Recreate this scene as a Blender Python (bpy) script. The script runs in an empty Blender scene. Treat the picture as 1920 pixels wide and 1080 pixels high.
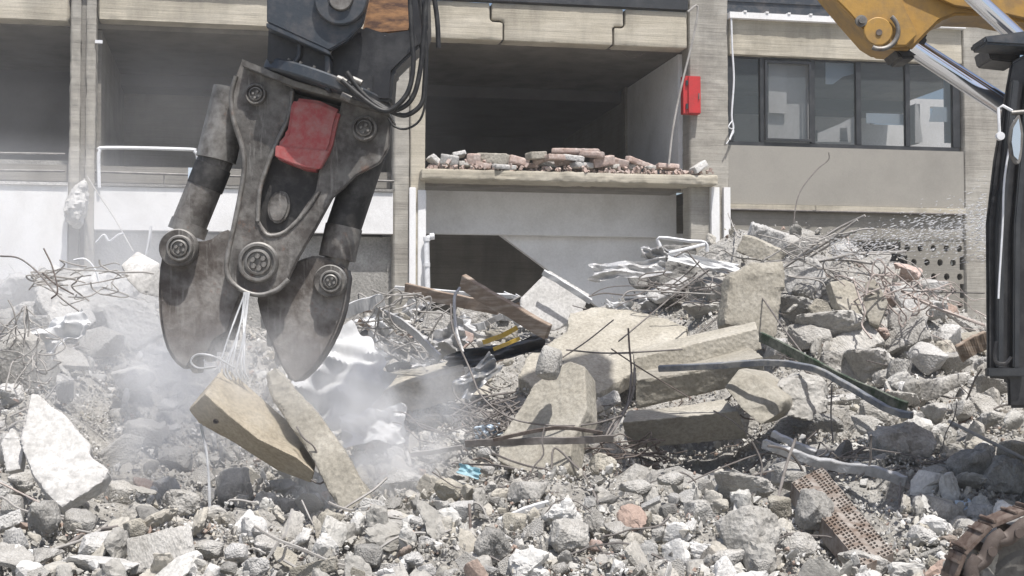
import bpy, bmesh, math, random
import numpy as np
from mathutils import Vector, Matrix, noise, Euler
SC = bpy.context.scene; COL = SC.collection
rnd = random.Random(7); nrs = np.random.RandomState(7)
R = math.radians
# ---------------------------------------------------------------- camera, sky, sun, exposure
FP = 2638.0; CAMZ = 1.7; PITCH = math.atan(110/FP)
cam = bpy.data.objects.new('camera', bpy.data.cameras.new('camera')); COL.objects.link(cam)
cam.location = (0, 0, CAMZ); cam.rotation_euler = (R(90)+PITCH, 0, 0)
cam.data.sensor_width = 36; cam.data.lens = 36*FP/1920; cam.data.clip_end = 1500; cam.data.clip_start = .1
SC.camera = cam
SUN_EL = R(66); SUN_AZ = R(25)     # azimuth: degrees to the right of straight behind the camera
sdir = Vector((math.sin(SUN_AZ)*math.cos(SUN_EL), -math.cos(SUN_AZ)*math.cos(SUN_EL), math.sin(SUN_EL)))
w = bpy.data.worlds.new('World'); SC.world = w; w.use_nodes = True
nt = w.node_tree; sky = nt.nodes.new('ShaderNodeTexSky'); sky.sky_type = 'NISHITA'; sky.sun_disc = False
sky.sun_elevation = SUN_EL; sky.sun_rotation = math.atan2(sdir.x, sdir.y); sky.dust_density = 3
nt.links.new(sky.outputs[0], nt.nodes['Background'].inputs[0]); nt.nodes['Background'].inputs[1].default_value = .12
sl = bpy.data.lights.new('sun', 'SUN'); sl.energy = 5.0; sl.angle = R(.55); sl.color = (1, .965, .92)
so = bpy.data.objects.new('sun', sl); COL.objects.link(so); so.rotation_euler = sdir.to_track_quat('Z', 'Y').to_euler()
SC.view_settings.view_transform = 'Standard'; SC.view_settings.look = 'None'; SC.view_settings.gamma = 1
SC.view_settings.exposure = 0.15
SC.cycles.max_bounces = 6; SC.cycles.diffuse_bounces = 3; SC.cycles.volume_bounces = 3
SC.cycles.volume_step_rate = 2.0; SC.cycles.volume_max_steps = 64; SC.cycles.transparent_max_bounces = 8

# ---------------------------------------------------------------- pixels of the photograph to rays
cp, sp = math.cos(PITCH), math.sin(PITCH)
def ray(px, py):
    x = (px-960)/FP; z = (540-py)/FP
    return Vector((x, cp - z*sp, sp + z*cp))
def at(px, py, Y):
    d = ray(px, py); return Vector((0, 0, CAMZ)) + d*(Y/d.y)
def toray(p):
    x, y, z = p[0], p[1], p[2]-CAMZ
    yc = y*cp + z*sp; zc = -y*sp + z*cp
    return 960+FP*x/yc, 540-FP*zc/yc
MPP = lambda Y: Y/FP

# ---------------------------------------------------------------- materials
def hx(c): return (c[0], c[1], c[2], 1)
class NT:
    def __init__(s, name, rough=.85, metallic=0.0):
        s.m = bpy.data.materials.new(name); s.m.use_nodes = True; s.t = s.m.node_tree
        s.b = s.t.nodes['Principled BSDF']; s.b.inputs['Roughness'].default_value = rough
        s.b.inputs['Metallic'].default_value = metallic
        s.tc = s.t.nodes.new('ShaderNodeTexCoord')
    def n(s, ty, **k):
        x = s.t.nodes.new(ty)
        for a, b in k.items():
            if a in x.inputs: x.inputs[a].default_value = b
            else: setattr(x, a, b)
        return x
    def l(s, a, b): s.t.links.new(a, b)
    def noise(s, scale, detail=6, rough=.6, stretch=None, src='Object'):
        x = s.n('ShaderNodeTexNoise'); x.inputs['Scale'].default_value = scale
        x.inputs['Detail'].default_value = detail; x.inputs['Roughness'].default_value = rough
        mp = s.n('ShaderNodeMapping'); s.l(s.tc.outputs[src], mp.inputs[0])
        if stretch: mp.inputs['Scale'].default_value = stretch
        s.l(mp.outputs[0], x.inputs['Vector']); return x.outputs['Fac']
    def ramp(s, fac, stops):
        r = s.n('ShaderNodeValToRGB'); s.l(fac, r.inputs[0]); e = r.color_ramp.elements
        while len(e) < len(stops): e.new(.5)
        for q, (p, c) in zip(e, stops): q.position = p; q.color = hx(c) if not isinstance(c, (int, float)) else (c, c, c, 1)
        return r.outputs[0]
    def mix(s, fac, a, b, mode='MIX'):
        x = s.n('ShaderNodeMix', data_type='RGBA', blend_type=mode)
        for v, i in ((fac, 0), (a, 6), (b, 7)):
            if isinstance(v, (int, float)): x.inputs[i].default_value = v
            elif isinstance(v, tuple): x.inputs[i].default_value = hx(v)
            else: s.l(v, x.inputs[i])
        return x.outputs[2]
    def bump(s, fac, dist, strength=1.0):
        b = s.n('ShaderNodeBump'); b.inputs['Distance'].default_value = dist; b.inputs['Strength'].default_value = strength
        s.l(fac, b.inputs['Height']); s.l(b.outputs[0], s.b.inputs['Normal'])
    def color(s, c):
        if isinstance(c, tuple): s.b.inputs['Base Color'].default_value = hx(c)
        else: s.l(c, s.b.inputs['Base Color'])
M = {}
def concrete(name, c0, c1, c2, scale=2.5, bd=.012, var=.25, aggregate=True, grain=28):
    k = NT(name, .92); n1 = k.noise(scale, 8, .65); n2 = k.noise(grain, 4, .7)
    col = k.ramp(n1, [(.3, c0), (.5, c1), (.7, c2)])
    col = k.mix(.55, col, k.ramp(n2, [(.35, .45), (.62, 1.0)]), 'MULTIPLY')
    oi = k.n('ShaderNodeObjectInfo'); rr = k.ramp(oi.outputs['Random'], [(0, 1-var), (1, 1.0)])
    col = k.mix(1.0, col, rr, 'MULTIPLY'); k.color(col)
    if aggregate:
        v = k.n('ShaderNodeTexVoronoi'); v.inputs['Scale'].default_value = 22; k.l(k.tc.outputs['Object'], v.inputs['Vector'])
        ad = k.n('ShaderNodeMath', operation='ADD'); k.l(v.outputs['Distance'], ad.inputs[0]); k.l(n2, ad.inputs[1]); k.bump(ad.outputs[0], bd)
    else: k.bump(n2, bd)
    M[name] = k.m; return k.m
concrete('broken_concrete', (.35, .335, .305), (.475, .46, .43), (.62, .605, .575), bd=.007)
concrete('pale_concrete', (.45, .44, .42), (.58, .57, .55), (.70, .69, .67), bd=.007)
concrete('tan_concrete', (.35, .325, .27), (.45, .42, .355), (.55, .52, .455), bd=.005)
concrete('grey_concrete', (.225, .22, .205), (.33, .32, .30), (.45, .44, .415), bd=.007)
concrete('rubble_fines', (.29, .275, .25), (.41, .395, .365), (.53, .515, .485), scale=5, bd=.02, grain=40)
concrete('clay_brick', (.44, .32, .27), (.54, .42, .37), (.62, .55, .51), scale=6, bd=.004, aggregate=False)
concrete('formed_tan', (.40, .35, .265), (.50, .44, .34), (.56, .51, .42), scale=2.6, bd=.002, aggregate=False)
concrete('white_render', (.46, .45, .43), (.58, .57, .55), (.66, .65, .64), scale=3.0, bd=.003, aggregate=False, var=.05)

def board_concrete(name, c0, c1, c2, bright=1.0, stain=.5):
    k = NT(name, .9)
    n1 = k.noise(1.1, 8, .65, (.5, .5, 1.2)); n2 = k.noise(1.0, 5, .65, (.7, .7, 15)); n3 = k.noise(30, 3, .6)
    col = k.ramp(n1, [(.3, c0), (.5, c1), (.72, c2)])
    col = k.mix(.28, col, k.ramp(n2, [(.30, .6), (.56, 1.0)]), 'MULTIPLY')
    col = k.mix(.3, col, k.ramp(n3, [(.3, .6), (.6, 1.0)]), 'MULTIPLY')
    n4 = k.noise(1.0, 5, .6, (1.5, 1.5, .35)); col = k.mix(stain, col, k.ramp(n4, [(.36, .45), (.55, 1.0)]), 'MULTIPLY')
    # joints between the formwork boards every 14 cm
    sx = k.n('ShaderNodeSeparateXYZ'); k.l(k.tc.outputs['Object'], sx.inputs[0])
    fr = k.n('ShaderNodeMath', operation='PINGPONG'); k.l(sx.outputs['Z'], fr.inputs[0]); fr.inputs[1].default_value = .07
    col = k.mix(.5, col, k.ramp(fr.outputs[0], [(0.0, .55), (.006, 1.0)]), 'MULTIPLY')
    k.color(col); k.bump(n2, .012); M[name] = k.m; return k.m
board_concrete('board_beam', (.37, .335, .265), (.46, .42, .34), (.55, .51, .43))
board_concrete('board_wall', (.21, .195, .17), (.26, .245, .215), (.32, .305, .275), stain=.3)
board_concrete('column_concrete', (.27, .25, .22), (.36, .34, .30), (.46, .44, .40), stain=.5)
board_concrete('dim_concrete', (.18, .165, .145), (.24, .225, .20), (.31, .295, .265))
def updust(k, col, c, amt):
    g = k.n('ShaderNodeNewGeometry'); sx = k.n('ShaderNodeSeparateXYZ'); k.l(g.outputs['True Normal'], sx.inputs[0])
    f = k.ramp(sx.outputs['Z'], [(.15, 0.0), (.75, amt)]); return k.mix(f, col, c)
def paint(name, c, dirt=(.3, .28, .25), amt=.35, rough=.7, scale=3, metallic=0, bd=.002, lo=.45, hi=.7, stretch=None, seed_scale=25, up=0.0, soot=0.0):
    k = NT(name, rough, metallic); n1 = k.noise(scale, 8, .68, stretch); n2 = k.noise(seed_scale, 3, .6)
    f = k.ramp(n1, [(lo, 0.0), (hi, amt)]); col = k.mix(f, c, dirt)
    col = k.mix(.3, col, k.ramp(n2, [(.3, .7), (.65, 1.0)]), 'MULTIPLY')
    if soot:
        n3 = k.noise(1.6, 4, .6); col = k.mix(soot, col, k.ramp(n3, [(.4, .35), (.6, 1.15)]), 'MULTIPLY')
        n4 = k.noise(14, 5, .75, (1, 1, .12)); col = k.mix(k.ramp(n4, [(.56, 0.0), (.66, soot*.6)]), col, (.34, .33, .31))
        n5 = k.noise(3.3, 6, .75); col = k.mix(k.ramp(n5, [(.60, 0.0), (.68, .5)]), col, (.20, .09, .05))
    if up: col = updust(k, col, (.46, .45, .43), up)
    k.color(col); k.bump(n2, bd)
    M[name] = k.m; return k.m
paint('white_wall', (.78, .78, .78), (.55, .53, .50), .6, .85, 1.2, stretch=(1, 1, .4))
paint('pale_grey_wall', (.76, .76, .76), (.50, .49, .47), .5, .85, 1.2)
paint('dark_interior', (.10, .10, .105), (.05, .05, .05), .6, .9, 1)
paint('dark_frame', (.025, .028, .032), (.12, .12, .12), .3, .45)
paint('red_paint', (.50, .028, .03), (.25, .04, .035), .5, .45, 4)
paint('faded_red', (.36, .06, .06), (.36, .24, .22), .8, .6, 9, lo=.4, hi=.75)
paint('yellow_paint', (.40, .23, .05), (.17, .12, .07), .75, .5, 5)
paint('rust_orange', (.34, .18, .08), (.07, .035, .025), .95, .7, 4.5, lo=.38, hi=.6, stretch=(1, 1, 3))
paint('dark_steel', (.045, .055, .068), (.14, .13, .125), .8, .5, 5, metallic=.3)
paint('black_paint', (.018, .018, .02), (.10, .10, .10), .5, .4, 4)
paint('rubber', (.012, .012, .013), (.09, .09, .085), .5, .5, 8)
paint('dusty_steel', (.085, .075, .068), (.23, .22, .205), .95, .62, 5, metallic=.3, lo=.40, hi=.62, bd=.005, up=.6, soot=.7)
paint('worn_steel', (.25, .24, .225), (.09, .08, .07), .9, .5, 8, metallic=.35, lo=.4, hi=.65, up=.6, soot=.4)
paint('jaw_steel', (.115, .097, .086), (.30, .29, .275), .9, .75, 3, metallic=.2, lo=.40, hi=.66, bd=.006, up=.5, soot=.5)
paint('soot_steel', (.028, .027, .027), (.12, .115, .11), .8, .6, 5, metallic=.3)
paint('dark_rust', (.09, .07, .06), (.24, .21, .19), .8, .8, 9)
paint('dusty_rebar', (.38, .365, .345), (.19, .17, .155), .7, .85, 7)
paint('pink_rebar', (.40, .34, .31), (.50, .47, .45), .7, .85, 7)
paint('grey_rebar', (.15, .135, .125), (.28, .26, .25), .7, .8, 8)
paint('strand_white', (.50, .51, .52), (.30, .30, .30), .7, .5, 12, metallic=.2)
paint('zinc_sheet', (.52, .52, .52), (.30, .29, .28), .8, .5, 7, metallic=.3, bd=.01)
paint('white_sheet', (.62, .625, .63), (.4, .4, .39), .6, .55, 4)
paint('wood', (.25, .19, .145), (.50, .44, .38), .8, .85, 3, stretch=(1, 1, 8))
paint('green_paint', (.025, .05, .025), (.22, .22, .19), .9, .6, 5, lo=.42, hi=.6)
paint('blue_grey_metal', (.22, .235, .26), (.42, .41, .39), .9, .45, 9, metallic=.4, lo=.42, hi=.58)
paint('white_plastic', (.72, .73, .75), (.4, .4, .4), .4, .45, 5)
paint('blue_plastic', (.20, .36, .42), (.5, .55, .56), .5, .5, 6)
paint('pale_blue', (.50, .60, .70), (.6, .6, .6), .4, .6, 6)
paint('yellow_tape', (.62, .42, .06), (.4, .35, .3), .4, .6, 6)
paint('brown_track', (.075, .045, .033), (.20, .16, .135), .9, .8, 6, metallic=.1, lo=.4, hi=.6)
paint('clay_hollow', (.15, .108, .082), (.33, .30, .27), .9, .9, 6, lo=.4, hi=.6)
k = NT('chrome', .12, 1.0); k.color((.78, .80, .84)); M['chrome'] = k.m
k = NT('pane_glass', .06); k.color((.10, .115, .12)); k.b.inputs['Alpha'].default_value = .30
k.b.inputs['Specular IOR Level'].default_value = .9; M['pane_glass'] = k.m
k = NT('water', .1); k.color((.75, .76, .78)); k.b.inputs['Transmission Weight'].default_value = .3; M['water'] = k.m

# ---------------------------------------------------------------- object helpers
def tag(o, label=None, cat=None, group=None, kind=None):
    if label: o['label'] = label
    if cat: o['category'] = cat
    if group: o['group'] = group
    if kind: o['kind'] = kind
    return o
def thing(name, label, cat, loc=(0, 0, 0), group=None, rotz=0):
    o = bpy.data.objects.new(name, None); COL.objects.link(o); o.location = loc; o.rotation_euler.z = rotz
    o.empty_display_size = .2
    return tag(o, label, cat, group)
def recentre(me):
    n = len(me.vertices); a = np.empty(n*3, np.float32); me.vertices.foreach_get('co', a); a = a.reshape(-1, 3)
    c = (a.min(0)+a.max(0))/2; a -= c; me.vertices.foreach_set('co', a.ravel()); me.update(); return Vector(c.tolist())
def abspos(o):
    p = Vector(o.location)
    while o.parent: o = o.parent; p += Vector(o.location)
    return p
def link(name, me, mat, parent=None, local=False, smooth=None):
    """mesh in world coordinates (or in the parent's own frame when local) -> one object whose origin is its middle"""
    c = recentre(me); o = bpy.data.objects.new(name, me); COL.objects.link(o)
    me.materials.clear(); me.materials.append(M[mat] if isinstance(mat, str) else mat)
    if smooth is not None:
        me.shade_smooth(); me.set_sharp_from_angle(angle=R(smooth))
    o.location = c
    if parent is not None:
        o.parent = parent; o.location = c if local else c-abspos(parent)
    return o
def mesh_of(bm, name='m'):
    me = bpy.data.meshes.new(name); bm.to_mesh(me); bm.free(); return me
def pydata(v, f):
    me = bpy.data.meshes.new('m'); me.from_pydata([tuple(x) for x in v], [], f); me.update(); return me
def add_box(bm, x0, x1, y0, y1, z0, z1):
    vs = [bm.verts.new(p) for p in [(x0, y0, z0), (x1, y0, z0), (x1, y1, z0), (x0, y1, z0), (x0, y0, z1), (x1, y0, z1), (x1, y1, z1), (x0, y1, z1)]]
    for f in ((0, 3, 2, 1), (4, 5, 6, 7), (0, 1, 5, 4), (1, 2, 6, 5), (2, 3, 7, 6), (3, 0, 4, 7)): bm.faces.new([vs[i] for i in f])
    return vs
def smooth_path(pts, k=6):
    P = [Vector(p) for p in pts]
    if len(P) < 3: return P
    P = [P[0]*2-P[1]] + P + [P[-1]*2-P[-2]]; out = []
    for i in range(1, len(P)-2):
        a, b, c, d = P[i-1:i+3]
        for j in range(k):
            t = j/k; out.append(.5*((2*b)+(c-a)*t+(2*a-5*b+4*c-d)*t*t+(3*b-a-3*c+d)*t**3))
    out.append(P[-2]); return out
def add_tube(bm, pts, r, seg=6, r1=None, sm=0, cap=True):
    P = smooth_path(pts, sm) if sm else [Vector(p) for p in pts]; n = len(P); prev = None; rings = []
    for i, p in enumerate(P):
        d = (P[min(i+1, n-1)]-P[max(i-1, 0)])
        d = d.normalized() if d.length > 1e-9 else Vector((0, 0, 1))
        if prev is None: u = d.orthogonal().normalized()
        else: u = (prev-d*prev.dot(d)); u = u.normalized() if u.length > 1e-6 else d.orthogonal().normalized()
        prev = u; v = d.cross(u); rr = r if r1 is None else r+(r1-r)*i/(n-1)
        rings.append([bm.verts.new(p+(u*math.cos(2*math.pi*k/seg)+v*math.sin(2*math.pi*k/seg))*rr) for k in range(seg)])
    for a, b in zip(rings, rings[1:]):
        for k in range(seg): bm.faces.new([a[k], a[(k+1) % seg], b[(k+1) % seg], b[k]])
    if cap: bm.faces.new(rings[0][::-1]); bm.faces.new(rings[-1])
def tube(name, pts, r, mat, parent=None, seg=8, sm=0, r1=None, local=False):
    bm = bmesh.new(); add_tube(bm, pts, r, seg, r1, sm); return link(name, mesh_of(bm), mat, parent, local, 50)
def add_loft(bm, rings, cap=True):
    """rings: lists of world points, the same count each"""
    V = [[bm.verts.new(p) for p in r] for r in rings]; n = len(V[0])
    for a, b in zip(V, V[1:]):
        for k in range(n): bm.faces.new([a[k], a[(k+1) % n], b[(k+1) % n], b[k]])
    if cap:
        bm.faces.new(V[0][::-1]); bm.faces.new(V[-1])
def prism(bm, poly, Y0, Y1, tx=0.0, tz=0.0):
    """outline in photo pixels at distance Y0, pushed back to Y1 keeping real size; tx,tz lean it"""
    cx = sum(p[0] for p in poly)/len(poly); cy = sum(p[1] for p in poly)/len(poly); s = MPP(Y0)
    f = [at(p[0], p[1], Y0+tx*(p[0]-cx)*s+tz*(cy-p[1])*s) for p in poly]
    n = Vector((-tx, 1, -tz)).normalized()*(Y1-Y0)
    add_loft(bm, [f, [q+n for q in f]])
def finish(bm, bev=0):
    bmesh.ops.recalc_face_normals(bm, faces=bm.faces)
    if bev: bmesh.ops.bevel(bm, geom=[e for e in bm.edges if e.is_manifold and e.calc_face_angle(0) > .4], offset=bev, segments=2, affect='EDGES', clamp_overlap=True)
    return mesh_of(bm)
def plate(name, poly, Y0, Y1, mat, parent=None, bev=.01, tx=0, tz=0, curve=0):
    if curve: poly = [(p.x, p.y) for p in smooth_path([(a, b, 0) for a, b in poly], curve)]
    bm = bmesh.new(); prism(bm, poly, Y0, Y1, tx, tz); return link(name, finish(bm, bev), mat, parent, False, 35)
def disc(name, px, py, Y, rad_px, mat, parent, depth=.05, prof=None, seg=36):
    """turned boss facing the camera; prof = list of (radius fraction, height m)"""
    s = MPP(Y)*rad_px; c = at(px, py, Y); bm = bmesh.new()
    prof = prof or [(1, 0), (1, depth*.8), (.93, depth), (0.02, depth)]
    rings = []
    for fr, h in prof: rings.append([c+Vector((math.cos(2*math.pi*k/seg)*fr*s, -h, math.sin(2*math.pi*k/seg)*fr*s)) for k in range(seg)])
    add_loft(bm, rings); return link(name, finish(bm), mat, parent, False, 30)
# remeshed, chipped and cracked solids
def roughen(me, voxel, amp, freq=3.0, chips=1.0, seed=0):
    t = bpy.data.objects.new('tmp', me); COL.objects.link(t)
    md = t.modifiers.new('r', 'REMESH'); md.mode = 'VOXEL'; md.voxel_size = voxel; md.adaptivity = 0
    dg = bpy.context.evaluated_depsgraph_get(); out = bpy.data.meshes.new_from_object(t.evaluated_get(dg), depsgraph=dg)
    bpy.data.objects.remove(t)
    bm = bmesh.new(); bm.from_mesh(out)
    bm.normal_update(); off = Vector((seed*7.3, seed*3.1, seed*1.7)); mv = []
    for v in bm.verts:
        p = v.co+off
        big = noise.noise(p*freq*.7); msk = min(1, max(0.0, .5+2.2*noise.noise(p*freq*.45+Vector((9, 2, 4)))))
        fr = noise.fractal(p*freq*3.2, .9, 2.1, 4); cell = noise.cell(p*freq*2.1)
        edge = min(1.0, sum(abs(e.calc_face_angle(0)) for e in v.link_edges)/1.6)
        d = amp*(big*.3+(fr*.8+cell*.3)*(.12+.88*msk)*chips) - min(edge, .6)*amp*max(0, fr*1.6+.15)*chips
        mv.append(v.normal*d)
    for v, d in zip(bm.verts, mv): v.co += d
    bm.to_mesh(out); bm.free(); out.update(); return out
# ---------------------------------------------------------------- the rubble mound's surface
YK = [8.0, 10, 11.5, 13, 15, 17, 20]
PK = [(-500, [1170, 1010, 930, 850, 760, 690, 560]), (100, [1170, 1000, 920, 835, 740, 650, 515]), (220, [1170, 995, 940, 930, 830, 680, 520]),
      (400, [1170, 1000, 985, 1020, 900, 770, 610]), (600, [1170, 1015, 985, 1010, 890, 760, 620]), (720, [1170, 1010, 940, 890, 800, 700, 595]),
      (900, [1170, 1000, 920, 850, 770, 690, 590]), (1100, [1170, 1000, 920, 860, 790, 680, 580]), (1170, [1170, 990, 900, 880, 800, 670, 560]), (1270, [1170, 990, 885, 930, 830, 660, 500]),
      (1400, [1170, 990, 890, 900, 780, 590, 424]), (1480, [1170, 990, 900, 840, 740, 580, 424]), (1560, [1170, 990, 900, 825, 725, 580, 432]), (1680, [1170, 985, 895, 815, 720, 610, 500]), (1850, [1170, 985, 895, 820, 745, 680, 600]), (2600, [1170, 985, 895, 830, 770, 710, 650])]
def surf_py(px, Y):
    px = min(max(px, PK[0][0]), PK[-1][0])
    for (a, A), (b, B) in zip(PK, PK[1:]):
        if px <= b: t = (px-a)/(b-a); t = t*t*(3-2*t); row = [x+(y-x)*t for x, y in zip(A, B)]; break
    return float(np.interp(Y, YK, row))
def surf_Y(px, py):
    Y = 8.0
    while Y < 20:
        if surf_py(px, Y) <= py: return Y
        Y += .05
    return 20.0
def relief(x, y):
    if not (7 < y < 25 and -16 < x < 18): return 0
    m = min(1, (y-7)/1.5)*min(1, (25-y)/2)
    return m*(.17*noise.fractal(Vector((x*1.15, y*1.15, 0)), .8, 2, 3)+.07*noise.cell(Vector((x*2.7, y*2.7, 1)))-.03)
def ground_z(x, y): return base_z(x, y)+relief(x, y)
def base_z(x, y):
    if y < 8: zz = at(960+x*FP/8, 1170, 8).z; return zz*max(0, (y-2)/6) if y > 2 else 0
    px = 960+x*FP/y*cp
    if y <= 20: return at(px, surf_py(px, y), y).z
    z20 = at(px, surf_py(px, 20), 20).z; t = min(1, (y-20)/4.5); return z20*(1-t*t*(3-2*t))
def make_ground():
    xs = np.concatenate([[-900, -300, -100, -45, -25], np.arange(-16, 18.01, .11), [28, 50, 100, 300, 900]])
    ys = np.concatenate([[-900, -200, -40, -5, 2, 5], np.arange(7, 25.2, .11), [27, 32, 45, 90, 300, 1200]])
    v = []; f = []; nx = len(xs)
    for y in ys:
        for x in xs:
            inside = 7 <= y <= 25 and -16 <= x <= 18
            z = ground_z(x, y) if y <= 25 else 0
            if x < -16 or x > 18: z *= .0
            if inside:
                m = min(1, (y-7)/1.5)*min(1, (25-y)/2)
                z += m*(.03*noise.fractal(Vector((x*4, y*4, 0)), .8, 2, 3))-.04
            v.append((x, y, z))
    for j in range(len(ys)-1):
        for i in range(nx-1): a = j*nx+i; f.append((a, a+1, a+nx+1, a+nx))
    me = pydata(v, f); o = link('ground', me, 'rubble_fines'); o['kind'] = 'structure'
make_ground()

# ---------------------------------------------------------------- the building (own frame: u along the facade, v into it, z up)
BA = R(11); BO = Vector((0, 28, 0)); ca, sa = math.cos(BA), math.sin(BA)
def uz(px, py, v=0.0):
    d = ray(px, py); o = Vector((0, 0, CAMZ))
    n = Vector((-sa, ca, 0)); t = ((BO+n*v)-o).dot(n)/d.dot(n); p = o+d*t-BO
    return p.x*ca+p.y*sa, p.z
def U(px, v=0, py=300): return uz(px, py, v)[0]
def Z(px, py, v=0): return uz(px, py, v)[1]
bld = thing('concrete_building', 'half stripped grey concrete building with dark open bays behind the rubble', 'building', BO, rotz=BA)
def bpart(name, boxes, mat, parent=None, bev=0, smooth=None):
    bm = bmesh.new()
    for b in boxes: add_box(bm, *b)
    o = link(name, finish(bm, bev), mat, None, True, smooth); p = parent or bld
    o.parent = p
    if p is not bld:
        o.location = Vector(o.location)-Vector(p.location)   # parents inside the building are unrotated in its frame
    return o
def rough_box(name, b, mat, voxel=.05, amp=.02, seed=1, parent=None, freq=1.4, chips=1):
    bm = bmesh.new(); add_box(bm, *b); me = roughen(mesh_of(bm), voxel, amp, freq, chips, seed)
    o = link(name, me, mat, None, True, 40); o.parent = parent or bld; return o
zc = Z(1040, 82)          # underside of the upper beam
zt = Z(1040, 12)          # top of it
zs1, zs0 = Z(1060, 322, -.35), Z(1060, 341, -.35)
uL0, uL1 = U(128), U(178); uM0, uM1 = U(737), U(797); uR0, uR1 = U(1288), U(1366); uE0, uE1 = U(1808), U(1905)
uA = U(-700)
zw = 0
for i, (a, b, v1) in enumerate([(uM0, U(768), .35), (uR0+.05, uR1, .5), (uE0, uE1, .5)]):
    rough_box('column', (a, b, 0, v1, 0, zt+2.2), 'column_concrete', .045, .018, i)
rough_box('column', (uL0, U(150), 0, .4, 0, zt+2.2), 'column_concrete', .04, .022, 11)
rough_box('column', (U(159), uL1, -.03, .35, 0, zt+2.2), 'column_concrete', .04, .018, 13)
bpart('column_groove', [(U(150), U(159), .06, .3, 0, zt+2.2)], 'dim_concrete')
rough_box('column', (U(768)+.003, uM1, -.05, .30, 0, zt+2.2), 'board_beam', .045, .018, 12)
zp = Z(780, 352)
bpart('painted_pilaster', [(U(767), U(779), -.085, .0, 0, zp), (U(783), uM1+.012, -.08, .31, 0, zp-.05)], 'white_wall', bev=.01)
# beams
rough_box('beam', (uA, uL0-.01, .0, .45, Z(60, 38), zt+.05), 'board_beam', .06, .012, 3)
rough_box('beam', (uL1+.01, uM0-.01, .0, .45, Z(400, 45), zt+.05), 'board_beam', .06, .012, 4)
uc1, uc2 = U(945), U(1150)
def zig(name, pts, seed):
    bm = bmesh.new(); add_loft(bm, [[(u, -.06, z) for u, z in pts], [(u, .4, z) for u, z in pts]]); bmesh.ops.recalc_face_normals(bm, faces=bm.faces); bmesh.ops.triangulate(bm, faces=bm.faces)
    o = link(name, roughen(mesh_of(bm), .04, .012, 1.4, 1, seed), 'board_beam', None, True, 40); o.parent = bld
za, zb = (zc+zt)/2+.02, (zc+zt)/2; g = .014; u1a, u1b, u2a, u2b = U(919), U(943), U(1170), U(1150)
zig('beam', [(uM1+.01, zc), (u1b-g, zc), (u1b-g, za-g), (u1a-g, za-g), (u1a-g, zt), (uM1+.01, zt)], 51)
zig('beam', [(u1b+g, zc), (u2b-g, zc), (u2b-g, zb+g), (u2a-g, zb+g), (u2a-g, zt), (u1a+g, zt), (u1a+g, za+g), (u1b+g, za+g)], 52)
zig('beam', [(u2b+g, zc), (uR0, zc), (uR0, zt), (u2a+g, zt), (u2a+g, zb-g), (u2b+g, zb-g)], 53)
for q in (u1a, u2b): bpart('joint_gap', [(q-.05, q+.30, .1, .3, zc+.03, zt-.03)], 'dark_interior')
rough_box('beam', (uR1+.005, uE0-.005, .0, .4, Z(1600, 112), Z(1600, 42)), 'board_beam', .05, .012, 6)
# strips above
bpart('gutter_sheet', [(uA, uR0, -.12, .1, zt+.03, zt+.30)], 'dark_frame')
bpart('cladding', [(uR1, uE0, .06, .3, Z(1500, 29), Z(1500, 8)), (uR1, uE0, .03, .3, Z(1500, 8)+.004, Z(1500, -40))], 'dark_steel')
bpart('white_flashing', [(uR1, uE0, -.14, .05, Z(1500, 42), Z(1500, 31))] + [(uR1+i*.48+.3, uR1+i*.48+.36, -.16, .0, Z(1500, 31)+.002, Z(1500, 28)) for i in range(9)], 'white_wall')
bpart('upper_wall', [(uA, uE1, .5, .8, zt+.3, zt+2.2)], 'board_wall')
# floor slabs, ceilings and inner walls
zf = Z(1060, 322, 0)-.02
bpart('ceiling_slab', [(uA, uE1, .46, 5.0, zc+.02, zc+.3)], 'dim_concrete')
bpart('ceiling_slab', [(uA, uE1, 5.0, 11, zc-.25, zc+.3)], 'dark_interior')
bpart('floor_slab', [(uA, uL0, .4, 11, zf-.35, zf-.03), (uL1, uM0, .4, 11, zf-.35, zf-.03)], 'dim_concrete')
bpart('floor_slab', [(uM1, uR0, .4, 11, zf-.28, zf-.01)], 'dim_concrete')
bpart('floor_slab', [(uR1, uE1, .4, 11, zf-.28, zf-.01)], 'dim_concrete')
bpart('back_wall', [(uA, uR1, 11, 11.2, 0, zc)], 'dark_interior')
bpart('inner_wall', [(uR0-.02, uR0+.18, .5, 4.6, zf, zc)], 'pale_grey_wall')
bpart('inner_wall', [(uR0, uR0+.18, 4.61, 11, zf, zc)], 'board_wall')
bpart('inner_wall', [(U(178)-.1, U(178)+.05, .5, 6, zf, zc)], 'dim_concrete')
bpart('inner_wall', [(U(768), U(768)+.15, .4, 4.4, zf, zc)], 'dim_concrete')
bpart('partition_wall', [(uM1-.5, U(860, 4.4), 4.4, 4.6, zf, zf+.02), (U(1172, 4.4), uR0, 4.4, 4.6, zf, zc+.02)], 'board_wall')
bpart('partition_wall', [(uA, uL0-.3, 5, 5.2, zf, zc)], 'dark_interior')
bpart('partition_wall', [(uL1, uM0, 6, 6.2, zf, Z(400, 130, 6)), (uL1, U(340, 6), 6, 6.2, Z(400, 130, 6), zc)], 'dim_concrete')
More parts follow.
